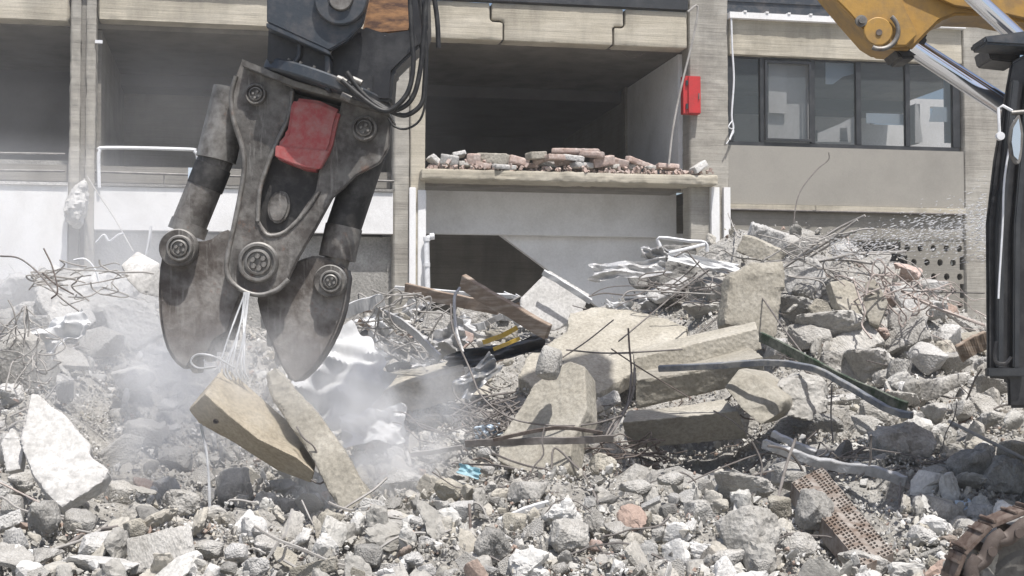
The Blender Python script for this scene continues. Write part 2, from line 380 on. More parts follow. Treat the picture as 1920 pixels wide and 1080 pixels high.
# bay with the shelf slab
slab = rough_box('shelf_slab', (uM1-.12, U(1347, -.35), -.35, 1.2, zs0, zs1), 'board_beam', .026, .022, 21, freq=2.0)
bpart('soffit_wall', [(uM1, uR0+.15, 1.2, 1.4, Z(1000, 441, 1.2), zs0+.05)], 'pale_grey_wall')
bpart('return_wall', [(U(1330), U(1345), -.12, 1.2, 0, zs0-.01)], 'white_wall')
bpart('return_wall', [(U(1354), U(1366), -.1, .0, 0, Z(1360, 352))], 'white_wall')
def uvpoly(pts, v0, v1, mat, name):
    bm = bmesh.new(); a = [(uz(x, y, v0)) for x, y in pts]
    add_loft(bm, [[(p[0], v0, p[1]) for p in a], [(p[0], v1, p[1]) for p in a]]); o = link(name, finish(bm), mat, None, True); o.parent = bld; return o
uvpoly([(935, 438), (1345, 438), (1345, 700), (1290, 700)], 1.45, 1.65, 'pale_grey_wall', 'stair_wall')
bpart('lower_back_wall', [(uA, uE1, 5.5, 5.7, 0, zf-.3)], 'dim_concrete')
bpart('lower_side_wall', [(uM1-.3, uM1-.1, .5, 5.5, 0, zf-.3)], 'pale_grey_wall')
# left bays
zl = Z(100, 348)
bpart('parapet_wall', [(uA, uL0, -.02, .25, 0, zl)], 'white_wall')
bpart('parapet_wall', [(uL1, uM0, -.02, .2, Z(300, 432), Z(300, 352))], 'pale_grey_wall')
bpart('parapet_coping', [(uA, uL0, -.07, .3, zl+.002, zl+.06)], 'pale_concrete')
bpart('parapet_coping', [(uL1, uM0, -.06, .3, Z(300, 351), Z(300, 346))], 'grey_concrete')
bpart('lower_infill', [(uL1, uM0, .3, .4, 0, Z(300, 436))], 'grey_concrete')
bpart('inner_parapet', [(uA, uL0, .9, 1.05, zl-.3, Z(60, 300, .9))], 'grey_concrete')
def building_tube(name, pts, r, mat, sm=0, seg=8, parent=None):
    bm = bmesh.new(); add_tube(bm, pts, r, seg, None, sm); o = link(name, mesh_of(bm), mat, None, True, 50); o.parent = parent or bld; return o
def BP(px, py, v): u, z = uz(px, py, v); return Vector((u, v, z))
building_tube('rail_bar', [BP(-600, 277, 0.05), BP(122, 289, 0.05)], .022, 'dusty_steel')
building_tube('rail_bar', [BP(-600, 312, 0.05), BP(122, 321, 0.05)], .022, 'dusty_steel')
building_tube('rail_bar', [BP(178, 322, 0.05), BP(740, 340, 0.05)], .022, 'dusty_steel')
building_tube('rail_post', [BP(308, 326, 0.05), BP(308, 350, 0.05)], .014, 'dusty_steel')
# things on the building
def world_of(p): return BO+Vector((p.x*ca-p.y*sa, p.x*sa+p.y*ca, p.z))
def wtube(name, label, cat, pts, r, mat, sm=0, seg=7, group=None, parts=None):
    bm = bmesh.new(); add_tube(bm, [world_of(BP(*p)) for p in pts], r, seg, None, sm)
    return tag(link(name, mesh_of(bm), mat, None, False, 50), label, cat, group)
o = wtube('guard_rail', 'white tubular hoop rail standing on the left first floor ledge', 'railing',
      [(186, 352, -.1), (185, 300, -.1), (187, 283, -.1), (200, 277, -.1), (350, 280, -.1), (365, 284, -.1), (371, 298, -.1), (372, 356, -.1)], .035, 'white_plastic', sm=4)
c = [world_of(BP(*p)) for p in ((353, 314, -.14), (369, 315, -.14), (369, 350, -.14), (352, 349, -.14))]
bm = bmesh.new(); dv = Vector((0, .01, 0)); add_loft(bm, [c, [q+dv for q in c]])
tag(link('notice_sheet', finish(bm), 'pale_blue'), 'small pale blue sheet tied to the right end of the white rail', 'sheet')
# fire hose box
fb = thing('hose_cabinet', 'bright red metal wall cabinet on the right concrete column', 'cabinet', world_of(BP(1290, 180, -.2)), rotz=BA)
def fpart(name, boxes, mat, bev=.006):
    bm = bmesh.new()
    for b in boxes: add_box(bm, *b)
    o = link(name, finish(bm, bev), mat, None, True); o.parent = fb; return o
bx0 = U(1290, -.2)
a0, a1 = U(1289, -.2)-bx0, U(1314, -.2)-bx0; z0c = Z(1290, 180, -.2); zz0, zz1 = Z(1300, 213, -.2)-z0c, Z(1300, 142, -.2)-z0c
fpart('body', [(a0-.08, a1, .03, .2, zz0, zz1)], 'red_paint')
fpart('door', [(a0+.02, a1-.005, -.015, .026, zz0+.01, zz1-.01)], 'red_paint')
fpart('hinge', [(a0-.03, a0+.01, -.01, .024, zz0+.1, zz0+.2), (a0-.03, a0+.01, -.01, .024, zz1-.2, zz1-.1)], 'dark_frame', 0)
fpart('handle', [(a1-.06, a1-.04, -.04, -.017, -.06, .06)], 'worn_steel', 0)
wtube('hanging_conduit', 'thin pale conduit leaning from the upper beam past the red cabinet', 'conduit', [(1290, 22, -.4), (1308, 12, -.4), (1300, 70, -.35), (1278, 160, -.3), (1262, 240, -.32), (1254, 308, -.35)], .022, 'dusty_rebar', sm=4)
wtube('hanging_cable', 'white cable bundle hanging down beside the right column', 'cable', [(1371, 30, -.1), (1373, 90, -.1), (1376, 150, -.1), (1372, 215, -.1), (1375, 240, -.1), (1368, 262, -.15)], .02, 'white_plastic', sm=5)
wtube('hanging_cable', 'frayed white cable end splayed out below the cable bundle', 'cable', [(1374, 225, -.1), (1366, 238, -.15), (1376, 246, -.1), (1362, 270, -.15)], .012, 'white_plastic', sm=5)
wtube('curved_wire', 'single dark wire curling up in front of the right concrete parapet', 'wire', [(1490, 470, -.7), (1489, 410, -.7), (1500, 360, -.6), (1530, 320, -.5), (1553, 300, -.5), (1554, 286, -.5)], .013, 'grey_rebar', sm=5)
wtube('drooping_wire', 'thin wire drooping under the ceiling of the middle open bay', 'wire', [(1165, 100, .6), (1180, 108, .6), (1200, 104, .6), (1222, 88, .6)], .01, 'grey_rebar', sm=5)
wtube('slack_wire', 'slack thin wire running down from the broken left column', 'wire', [(163, 330, -.3), (185, 365, -.6), (215, 410, -1), (250, 472, -1.6)], .012, 'dusty_rebar', sm=4)
pt = thing('drain_pipe', 'white plastic drain pipe with elbow top beside the middle pilaster', 'pipe', world_of(BP(803, 530, -.2)))
tube('pipe', [world_of(BP(*p)) for p in ((803, 600, -.2), (800, 452, -.2), (803, 446, -.2), (812, 444, -.2))], .055, 'white_plastic', pt, 12)
for q in (452, 500): tube('pipe_collar', [world_of(BP(800, q, -.2)), world_of(BP(800, q-7, -.2))], .07, 'white_plastic', pt, 12)
tube('pipe_end', [world_of(BP(806, 444, -.2)), world_of(BP(814, 443, -.2))], .068, 'white_plastic', pt, 12)
# right bay: window band
zwb, zwt = Z(1600, 270), Z(1600, 110)
wv = .12
win = bpart('window', [(uR1, U(1805), wv, wv+.12, zwb-.09, zwb+.005), (uR1, U(1805), wv, wv+.12, zwt-.05, zwt+.05)], 'dark_frame')
def wpart(name, boxes, mat, lb=None):
    o = bpart(name, boxes, mat, win)
    if lb: o['label'] = lb
for x0, x1 in ((1366, 1380), (1430, 1437), (1526, 1533), (1611, 1620), (1704, 1712), (1793, 1806)):
    wpart('mullion', [(U(x0), U(x1), wv-.01, wv+.10, zwb+.008, zwt-.053)], 'dark_frame')
for i, (x0, x1) in enumerate(((1380, 1430), (1437, 1526), (1533, 1611), (1620, 1704), (1712, 1793))):
    wpart('pane', [(U(x0), U(x1), wv+.05, wv+.058, zwb+.008, zwt-.053)], 'pane_glass')
sx0, sx1 = U(1437)+.01, U(1526)-.01
wpart('sash', [(sx0, sx0+.05, wv-.06, wv-.015, zwb+.03, zwt-.09), (sx1-.05, sx1, wv-.06, wv-.015, zwb+.03, zwt-.09), (sx0+.05, sx1-.05, wv-.06, wv-.015, zwb+.03, zwb+.08), (sx0+.05, sx1-.05, wv-.06, wv-.015, zwt-.14, zwt-.09)], 'dark_frame')
# room behind the windows: back wall pierced by bright far windows, pale panels added for the panes' light patches
bz = 6.0
def bzr(px, py): return uz(px, py, bz)
ub = [U(1350, bz), U(1900, bz)]
hol = [(1548, 1602, 112, 158), (1632, 1700, 213, 233), (1745, 1778, 200, 228)]
cuts = sorted(set([ub[0], ub[1]]+[U(h[k], bz) for h in hol for k in (0, 1)]))
boxes = []
for a, b in zip(cuts, cuts[1:]):
    mid = (a+b)/2; hh = [h for h in hol if U(h[0], bz) < mid < U(h[1], bz)]
    if hh:
        h = hh[0]; boxes += [(a, b, bz, bz+.2, zf-.3, Z(h[0], h[3], bz)), (a, b, bz, bz+.2, Z(h[0], h[2], bz), zc+.3)]
    else: boxes.append((a, b, bz, bz+.2, zf-.3, zc+.3))
bpart('room_wall', boxes, 'pale_grey_wall')
bpart('pane_light_patch', [(U(1442, .3), U(1476, .3), .3, .33, Z(1450, 212, .3), Z(1450, 118, .3))], 'white_wall')
bpart('pane_brightening_panel', [(U(1440, .4), U(1526, .4), .4, .43, Z(1500, 262, .4), Z(1500, 116, .4))], 'pale_grey_wall')  # pale panel added behind the second pane to make it look lighter
bpart('pane_light_patch', [(U(1716, .5), U(1726, .5), .5, .9, Z(1716, 268, .5), Z(1716, 195, .5))], 'white_wall')
bpart('pane_light_patch', [(U(1772, .5), U(1790, .5), .5, .53, Z(1780, 268, .5), Z(1780, 110, .5))], 'pale_blue')
for pts, m_ in (([(1548, 113), (1603, 111), (1603, 138), (1580, 144), (1562, 158), (1548, 158)], 'pale_blue'), ([(1533, 250), (1575, 232), (1611, 214), (1611, 266), (1590, 266), (1588, 240), (1575, 240), (1574, 266), (1533, 266)], 'white_wall'),
                ([(1624, 212), (1698, 214), (1698, 234), (1624, 231)], 'pale_blue'), ([(1750, 200), (1778, 201), (1778, 229), (1742, 228)], 'pale_blue'), ([(1716, 192), (1722, 200), (1730, 266), (1716, 266)], 'white_wall')):
    uvpoly(pts, .30, .31, m_, 'pane_light_patch')  # flat pale shapes imitating reflections and bright patches in the glass
bpart('interior_beam', [(U(1533, 2), U(1611, 2), 2, 2.2, Z(1560, 262, 2), Z(1560, 245, 2))], 'white_wall')
paint('spandrel_concrete', (.30, .285, .255), (.22, .21, .19), .6, .9, .8, seed_scale=60)
bpart('spandrel_wall', [(uR1+.003, uE0-.003, .02, .3, Z(1600, 386), zwb-.092)], 'spandrel_concrete')
bpart('string_course', [(uR1+.003, uE0-.003, -.05, .25, Z(1600, 397), Z(1600, 387))], 'board_beam')
rough_box('lower_wall', (uR1+.003, uE0-.003, .06, .3, Z(1600, 452), Z(1600, 397)-.004), 'board_wall', .05, .012, 5)
rough_box('lower_wall', (uR1+.003, U(1500), .09, .3, 0, Z(1600, 452)-.004), 'dim_concrete', .06, .03, 5)
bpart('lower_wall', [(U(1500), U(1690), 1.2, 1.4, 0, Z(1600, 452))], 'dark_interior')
# ventilation block wall with real holes
def block_wall():
    bm = bmesh.new(); x0, x1 = U(1690), uE0; zt_, n = Z(1750, 452), 5
    w = .30; cols = int((x1-x0)/w)+1; rows = 7
    for r in range(rows):
        for c_ in range(cols):
            cx = x0+(c_+.5)*w+(.15 if r % 2 else 0); cz = zt_-(r+.5)*w
            if cx > x1: continue
            h = w/2; hr = .068; N = 8
            out = [(cx+h, cz), (cx+h, cz+h), (cx, cz+h), (cx-h, cz+h), (cx-h, cz), (cx-h, cz-h), (cx, cz-h), (cx+h, cz-h)]
            for v, fl in ((.08, 1), (.24, 0)):
                O = [bm.verts.new((p[0], v, p[1])) for p in out]
                I = [bm.verts.new((cx+hr*math.cos(2*math.pi*k/N), v, cz+hr*1.15*math.sin(2*math.pi*k/N))) for k in range(N)]
                for k in range(N): bm.faces.new([O[k], O[(k+1) % N], I[(k+1) % N], I[k]])
                if fl: F = I
            for k in range(N): bm.faces.new([F[k], F[(k+1) % N], I[(k+1) % N], I[k]])
    bmesh.ops.remove_doubles(bm, verts=bm.verts, dist=.0005)
    o = link('perforated_wall', finish(bm), 'board_wall', None, True); o.parent = bld
block_wall()
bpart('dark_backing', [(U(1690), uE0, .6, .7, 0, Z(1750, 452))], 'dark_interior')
building_tube('wall_conduit', [BP(1366, 392, -.06), BP(1808, 402, -.06)], .018, 'grey_rebar')
# brackets on the left column
bpart('bracket', [(U(176), U(190), -.06, -.02, Z(180, 82), Z(180, 76))], 'white_plastic')

# ---------------------------------------------------------------- debris prototypes
def hull_rock(seed, n=15, box=(1, .8, .7), cuts=3, vox=.030, amp=.05):
    rr = random.Random(seed); bm = bmesh.new()
    for i in range(n):
        d = Vector((rr.gauss(0, 1), rr.gauss(0, 1), rr.gauss(0, 1))).normalized()
        d = Vector([math.copysign(abs(c)**.55, c) for c in d])
        k = rr.uniform(.8, 1.0); bm.verts.new((d.x*k*box[0]/2, d.y*k*box[1]/2, d.z*k*box[2]/2))
    bmesh.ops.convex_hull(bm, input=bm.verts)
    bmesh.ops.delete(bm, geom=[v for v in bm.verts if not v.link_faces], context='VERTS')
    for i in range(cuts):
        d = Vector((rr.gauss(0, 1), rr.gauss(0, 1), rr.gauss(0, 1))).normalized()
        ge = bm.verts[:]+bm.edges[:]+bm.faces[:]
        r = bmesh.ops.bisect_plane(bm, geom=ge, plane_co=d*rr.uniform(.24, .34), plane_no=d, clear_outer=True)
        eg = [e for e in r['geom_cut'] if isinstance(e, bmesh.types.BMEdge)]
        if len(eg) > 2: bmesh.ops.contextual_create(bm, geom=eg)
    bmesh.ops.recalc_face_normals(bm, faces=bm.faces)
    me = roughen(mesh_of(bm), vox, amp, 2.0, 1.0, seed)
    recentre(me); return me
BLOCKY = [hull_rock(s, 11, (1, .85, .75), 7) for s in range(1, 10)]
FLAT = [hull_rock(s, 11, (1.1, .9, .38), 4) for s in range(21, 26)]
LONG = [hull_rock(s, 10, (1.3, .6, .5), 4) for s in range(31, 35)]
ROUND = [hull_rock(s, 22, (1, .95, .85), 2) for s in range(41, 45)]
def slab_proto(seed, L, W, T):
    rr = random.Random(seed); n = rr.choice((5, 6, 7)); pts = []
    for k_ in range(n):
        a = 2*math.pi*(k_+rr.uniform(-.25, .25))/n; q = 1/max(abs(math.cos(a)), abs(math.sin(a)))*rr.uniform(.78, 1.02); pts.append((math.cos(a)*q*L/2, math.sin(a)*q*W/2))
    if T > .24: pts = [(-L/2, -W/2), (L/2*rr.uniform(.85, 1), -W/2), (L/2, W/2), (-L/2*rr.uniform(.85, 1), W/2)]
    bm = bmesh.new(); add_loft(bm, [[(p[0], -T/2, p[1]) for p in pts], [(p[0]*.96, T/2, p[1]*.96) for p in pts]]); bmesh.ops.recalc_face_normals(bm, faces=bm.faces)
    me = roughen(mesh_of(bm), .022, .028, 3.0, 1.2, seed); recentre(me); return me
PANEL = [slab_proto(80+q, 1, .8, .16) for q in range(5)]; BEAM = [slab_proto(90+q, 1.3, .36, .3) for q in range(4)]
for me in BLOCKY+FLAT+LONG+ROUND+PANEL+BEAM:
    me.shade_smooth(); me.set_sharp_from_angle(angle=R(24))
PROTO = {'blocky': BLOCKY, 'flat': FLAT, 'long': LONG, 'rounded': ROUND, 'slab-like': PANEL, 'beam-like': BEAM}
MATV = {}
TONE = {'pale': 'pale_concrete', 'grey': 'broken_concrete', 'dark grey': 'grey_concrete', 'tan': 'tan_concrete', 'reddish': 'clay_brick'}
for sh, L in PROTO.items():
    for i, me in enumerate(L):
        for tn, mt in TONE.items():
            c_ = me.copy(); c_.materials.clear(); c_.materials.append(M[mt]); MATV[sh, i, tn] = c_
KEEP = [(935, 1100, 690, 905), (965, 1290, 575, 735), (1165, 1440, 600, 890), (1355, 1550, 690, 800), (1365, 1475, 490, 640), (1550, 1670, 520, 610), (1480, 1690, 870, 1065), (1570, 1730, 895, 955), (690, 875, 672, 780), (30, 205, 735, 970), (970, 1110, 505, 610), (1430, 1700, 820, 900), (225, 310, 470, 560), (1380, 1480, 436, 490)]
def clear(px, py, m=0): return not any(a-m < px < b+m and c-m < py < d+m for a, b, c, d in KEEP)
CH = []   # chunks: object, px, py, size px, tone, shape
def chunk(px, py, wpx, hpx, tone, shape, rot=None, Y=None, lift=0.0, label=None):
    Yb = Y or surf_Y(px, py+hpx*.35); s = MPP(Yb); i = rnd.randrange(len(PROTO[shape]))
    o = bpy.data.objects.new('concrete_chunk', MATV[shape, i, tone]); COL.objects.link(o)
    d = o.data; vv = [v for v in d.vertices]
    W = wpx*s; H = hpx*s
    if shape == 'rounded' or shape == 'blocky': base = (1, .9, .78)
    elif shape == 'flat': base = (1.05, .85, .38)
    else: base = (1.25, .6, .5)
    D = (W+H)/2
    if shape == 'flat': o.scale = (W/1.05, D/.85*.9, H/.40); er = (rnd.uniform(-.35, .1), rnd.uniform(-.3, .3), rnd.uniform(-.5, .5))
    elif shape == 'slab-like': o.scale = (W, D*.9, H/.8); er = (rnd.uniform(-1.15, .15), rnd.uniform(-.7, .7), rnd.uniform(-.7, .7))
    elif shape == 'beam-like': o.scale = (W/1.3, D/.9, H/.36); er = (rnd.uniform(-.8, .3), rnd.uniform(-.5, .5), rnd.uniform(-.6, .6))
    elif shape == 'long': o.scale = (W/1.15, D/.6*.8, H/.52); er = (rnd.uniform(-.4, .4), rnd.uniform(-.35, .35), rnd.uniform(-.4, .4))
    else: o.scale = (W/.95, D/.85, H/.75); er = (rnd.uniform(-.3, .3), rnd.uniform(-.25, .25), rnd.uniform(-.5, .5))
    if rot is not None: er = (er[0]*.5, R(rot), er[2]*.4)
    if rnd.random() < .5 and shape not in ('flat', 'slab-like'): er = (er[0], er[1], er[2]+math.pi)
    o.rotation_euler = er; o.location = at(px, py, Yb+D*.15) + Vector((0, 0, lift+H*.12))
    tag(o, label, 'concrete chunk')
    CH.append([o, px, py, max(wpx, hpx), tone, shape, label]); return o
# boulders that can be told apart in the photograph
BIG = [(42, 692, 92, 105, 'grey', 'rounded'), (20, 745, 60, 45, 'pale', 'blocky'), (18, 855, 62, 70, 'pale', 'flat'), (82, 985, 72, 90, 'dark grey', 'blocky'),
 (150, 985, 76, 50, 'grey', 'blocky'), (24, 960, 44, 60, 'grey', 'blocky'), (310, 925, 52, 60, 'pale', 'blocky'), (340, 950, 85, 62, 'grey', 'blocky'),
 (252, 1000, 58, 50, 'tan', 'blocky'), (185, 1028, 84, 52, 'pale', 'blocky'), (195, 1065, 165, 44, 'pale', 'long'), (225, 930, 62, 50, 'grey', 'blocky'),
 (440, 925, 78, 66, 'grey', 'rounded'), (534, 953, 60, 38, 'grey', 'flat'), (617, 985, 52, 55, 'tan', 'flat'), (122, 738, 48, 66, 'pale', 'blocky'),
 (30, 1020, 60, 50, 'pale', 'flat'), (390, 1035, 66, 40, 'grey', 'blocky'), (500, 1030, 60, 46, 'grey', 'blocky'), (690, 1050, 66, 56, 'dark grey', 'blocky'),
 (740, 1000, 52, 48, 'grey', 'blocky'), (925, 1035, 56, 68, 'dark grey', 'rounded'), (1068, 1013, 90, 76, 'grey', 'blocky'), (965, 985, 52, 40, 'tan', 'flat'),
 (985, 930, 95, 50, 'grey', 'flat'), (1115, 985, 40, 52, 'grey', 'long'), (1190, 920, 76, 46, 'grey', 'blocky'), (1257, 905, 66, 42, 'grey', 'blocky'),
 (1308, 972, 72, 66, 'grey', 'blocky'), (1290, 1002, 54, 44, 'pale', 'blocky'), (1405, 1010, 132, 112, 'grey', 'blocky'), (1392, 930, 128, 74, 'grey', 'blocky'),
 (1500, 1030, 76, 56, 'grey', 'blocky'), (1360, 1050, 100, 40, 'grey', 'flat'), (1628, 697, 96, 80, 'grey', 'blocky'), (1764, 735, 124, 60, 'grey', 'long'),
 (1858, 735, 76, 50, 'grey', 'blocky'), (1760, 782, 72, 52, 'grey', 'blocky'), (1805, 776, 50, 46, 'grey', 'blocky'), (1628, 806, 66, 50, 'grey', 'blocky'),
 (1694, 840, 156, 72, 'grey', 'long'), (1828, 893, 92, 98, 'dark grey', 'blocky'), (1885, 905, 92, 92, 'grey', 'blocky'), (1752, 905, 60, 58, 'grey', 'blocky'),
 (1730, 1010, 64, 46, 'pale', 'blocky'), (1757, 967, 100, 60, 'grey', 'flat'), (1788, 692, 76, 54, 'grey', 'blocky'), (1778, 635, 80, 42, 'pale', 'flat'),
 (1742, 587, 84, 44, 'pale', 'blocky'), (1686, 713, 58, 76, 'grey', 'blocky'), (1688, 752, 76, 44, 'grey', 'long'), (1560, 632, 140, 84, 'grey', 'blocky'),
 (1690, 655, 54, 36, 'grey', 'flat'), (1850, 690, 50, 40, 'pale', 'blocky'), (1868, 800, 66, 54, 'grey', 'blocky'), (1560, 560, 60, 70, 'dark grey', 'blocky'),
 (1500, 500, 50, 40, 'tan', 'blocky'), (1510, 560, 60, 60, 'dark grey', 'blocky'), (1700, 520, 60, 40, 'reddish', 'blocky'), (1670, 560, 50, 50, 'reddish', 'blocky'),
 (1270, 520, 110, 80, 'dark grey', 'rounded'), (1320, 545, 60, 60, 'dark grey', 'blocky'), (170, 575, 150, 90, 'pale', 'rounded'), (60, 600, 90, 60, 'pale', 'blocky'),
 (760, 905, 90, 40, 'pale', 'flat'), (820, 860, 80, 50, 'grey', 'flat'), (690, 830, 120, 50, 'pale', 'blocky'), (1130, 880, 60, 50, 'tan', 'blocky'), (1555, 800, 60, 40, 'dark grey', 'blocky'),
 (1530, 970, 90, 90, 'dark grey', 'blocky'), (1480, 900, 70, 60, 'grey', 'blocky'), (1620, 1060, 110, 40, 'grey', 'long'), (1840, 965, 60, 40, 'pale', 'flat'),
 (640, 650, 70, 36, 'grey', 'blocky'), (1640, 880, 60, 40, 'grey', 'blocky'), (1580, 850, 50, 36, 'dark grey', 'blocky'), (1740, 820, 50, 36, 'pale', 'flat'), (90, 1050, 70, 40, 'grey', 'flat')]
BIG += [(1510, 545, 90, 100, 'pale', 'slab-like'), (1345, 560, 80, 80, 'grey', 'blocky'), (1700, 610, 90, 60, 'grey', 'blocky'), (1590, 700, 110, 70, 'grey', 'slab-like'), (1740, 680, 90, 60, 'pale', 'blocky'), (1650, 780, 90, 60, 'grey', 'blocky'), (1340, 500, 90, 60, 'grey', 'slab-like'), (1250, 555, 100, 60, 'pale', 'slab-like'), (1495, 470, 80, 50, 'grey', 'blocky'), (1530, 520, 70, 80, 'grey', 'slab-like'), (1440, 455, 70, 40, 'pale', 'beam-like'),
 (1590, 480, 70, 40, 'pale', 'blocky'), (1640, 505, 70, 50, 'grey', 'slab-like'), (1700, 570, 80, 60, 'pale', 'slab-like'), (1745, 545, 70, 40, 'pale', 'blocky'), (1800, 610, 70, 50, 'grey', 'slab-like'), (1490, 590, 80, 60, 'dark grey', 'blocky'), (1540, 600, 60, 60, 'tan', 'slab-like'),
 (1600, 655, 90, 50, 'grey', 'beam-like'), (1520, 640, 90, 60, 'grey', 'blocky'), (1210, 530, 80, 50, 'dark grey', 'blocky'), (1320, 590, 90, 50, 'grey', 'blocky'), (1700, 640, 80, 40, 'grey', 'beam-like'), (1830, 650, 60, 60, 'tan', 'slab-like'), (1850, 770, 70, 50, 'grey', 'slab-like'),
 (40, 560, 150, 90, 'pale', 'blocky'), (150, 550, 130, 80, 'grey', 'blocky'), (250, 620, 130, 90, 'pale', 'slab-like'), (120, 600, 130, 90, 'pale', 'slab-like'), (215, 560, 120, 80, 'pale', 'blocky'), (60, 640, 100, 70, 'pale', 'slab-like'), (190, 650, 110, 70, 'grey', 'blocky'), (120, 680, 90, 60, 'grey', 'slab-like'), (250, 720, 100, 60, 'grey', 'blocky'), (20, 600, 80, 60, 'grey', 'blocky'), (270, 820, 90, 60, 'dark grey', 'blocky'), (230, 860, 90, 60, 'grey', 'slab-like'),
 (330, 870, 70, 60, 'dark grey', 'blocky'), (40, 910, 60, 50, 'grey', 'blocky'), (20, 1050, 90, 60, 'grey', 'slab-like'), (300, 1040, 110, 60, 'grey', 'beam-like')]
for b in BIG: chunk(b[0], b[1], b[2]*1.15, b[3]*1.15, b[4], b[5])
# fill between them
def size_at(px, py):
    if 900 < px < 1330 and py > 840: return rnd.uniform(28, 58)
    if px > 1330: return rnd.uniform(40, 92)
    if px < 300: return rnd.uniform(44, 105)
    return rnd.uniform(34, 76)
tries = 0
while len(CH) < 298 and tries < 20000:
    tries += 1
    px = rnd.uniform(-15, 1935); top = surf_py(px, 19.6); py = rnd.uniform(top-6, 1085)
    if not clear(px, py, 14): continue
    if 320 < px < 660 and 620 < py < 900: continue
    s = size_at(px, py)
    if any((c[1]-px)**2+((c[2]-py)*1.2)**2 < ((c[3]+s)*.34)**2 for c in CH): continue
    tone = rnd.choices(['pale', 'grey', 'dark grey', 'tan', 'reddish'], [36, 38, 10, 14, 2])[0]
    if px < 330 and rnd.random() < .5: tone = 'pale'
    if px > 1640 and 500 < py < 660 and rnd.random() < .4: tone = 'reddish'
    sh = rnd.choices(['blocky', 'flat', 'long', 'rounded', 'slab-like', 'beam-like'], [38, 14, 9, 5, 22, 12])[0]
    hh = s*{'blocky': .8, 'flat': .45, 'long': .5, 'rounded': .85, 'slab-like': .8, 'beam-like': .36}[sh]
    if sh == 'beam-like': s *= 1.4
    chunk(px, py, s, hh, tone, sh)
def ph(px, py):
    if px < 330:
        return ['behind the left dust by the broken column', 'above the white leaning board', 'beside the white leaning board', 'at the bottom left corner'][0 if py < 640 else 1 if py < 760 else 2 if py < 960 else 3]
    if px < 720:
        return 'behind the steel jaws' if py < 720 else 'under the hanging concrete beams' if py < 990 else 'in front of the hanging beams'
    if px < 1120:
        if py < 640: return 'below the white pilaster among scrap'
        if py < 800: return 'around the low tan beam'
        return 'left of the leaning slab foot' if py < 950 else 'in the bottom centre foreground'
    if px < 1440:
        if py < 640: return 'on the ridge beside the tan slab'
        return 'around the stacked tan beams' if py < 860 else 'below the stacked tan beams' if py < 980 else 'right of centre in foreground'
    if py < 560: return 'on the ridge top under the windows'
    if py < 700: return 'on the right slope below the ridge'
    if py < 840: return 'right of the green strip' if px > 1600 else 'under the green strip'
    return 'beside the hollow clay panel' if px < 1700 else 'near the rusty track'
ORD = ['second', 'third', 'fourth', 'fifth', 'sixth', 'seventh', 'eighth', 'ninth', 'tenth', 'eleventh', 'twelfth', 'thirteenth', 'fourteenth', 'fifteenth', 'sixteenth', 'seventeenth', 'eighteenth', 'nineteenth', 'twentieth']
def uniquify(L, group):
    """L: (object, px, label)"""
    G = {}
    for o, px, key in L: G.setdefault(key, []).append((px, o))
    for key, q in G.items():
        q.sort(key=lambda c: c[0]); n = len(q)
        for i, (_, o) in enumerate(q):
            o['label'] = key if n == 1 else f"{key}, " + ('leftmost' if i == 0 else 'rightmost' if i == n-1 else ORD[min(i-1, 18)]+' from left')
            o['group'] = group
def relabel():
    uniquify([(c[0], c[1], f"{'big' if c[3] > 80 else 'medium' if c[3] > 46 else 'small'} {c[4]} {c[5]} chunk {ph(c[1], c[2])}") for c in CH if not c[6]], 'loose concrete chunks in the rubble')
relabel()
# ---------------------------------------------------------------- gravel: countless small bits, one sheet of stones
def gravel_base(rs):
    base = []
    for q in range(12):
        bm = bmesh.new(); bmesh.ops.create_icosphere(bm, subdivisions=1, radius=.5)
        pts = rs.normal(size=(11, 3)); pts /= np.linalg.norm(pts, axis=1)[:, None]; pts = np.sign(pts)*np.abs(pts)**.75*.6; pts *= rs.uniform(.55, 1, (11, 1))
        bm.free(); bm = bmesh.new()
        for p in pts: bm.verts.new(p)
        bmesh.ops.convex_hull(bm, input=bm.verts); bmesh.ops.delete(bm, geom=[v for v in bm.verts if not v.link_faces], context='VERTS')
        bmesh.ops.triangulate(bm, faces=bm.faces); bm.verts.index_update()
        base.append((np.array([v.co[:] for v in bm.verts]), np.array([[v.index for v in f.verts] for f in bm.faces]))); bm.free()
    return base
def lump_base():
    out = []
    for sd in range(60, 72):
        me = hull_rock(sd, 11, (1, rnd.uniform(.7, .95), rnd.choice((.28, .35, .6, .75))), 6, .075, .075)
        bm = bmesh.new(); bm.from_mesh(me); bmesh.ops.triangulate(bm, faces=bm.faces)
        out.append((np.array([v.co[:] for v in bm.verts])*1.1, np.array([[v.index for v in f.verts] for f in bm.faces]))); bm.free()
    return out
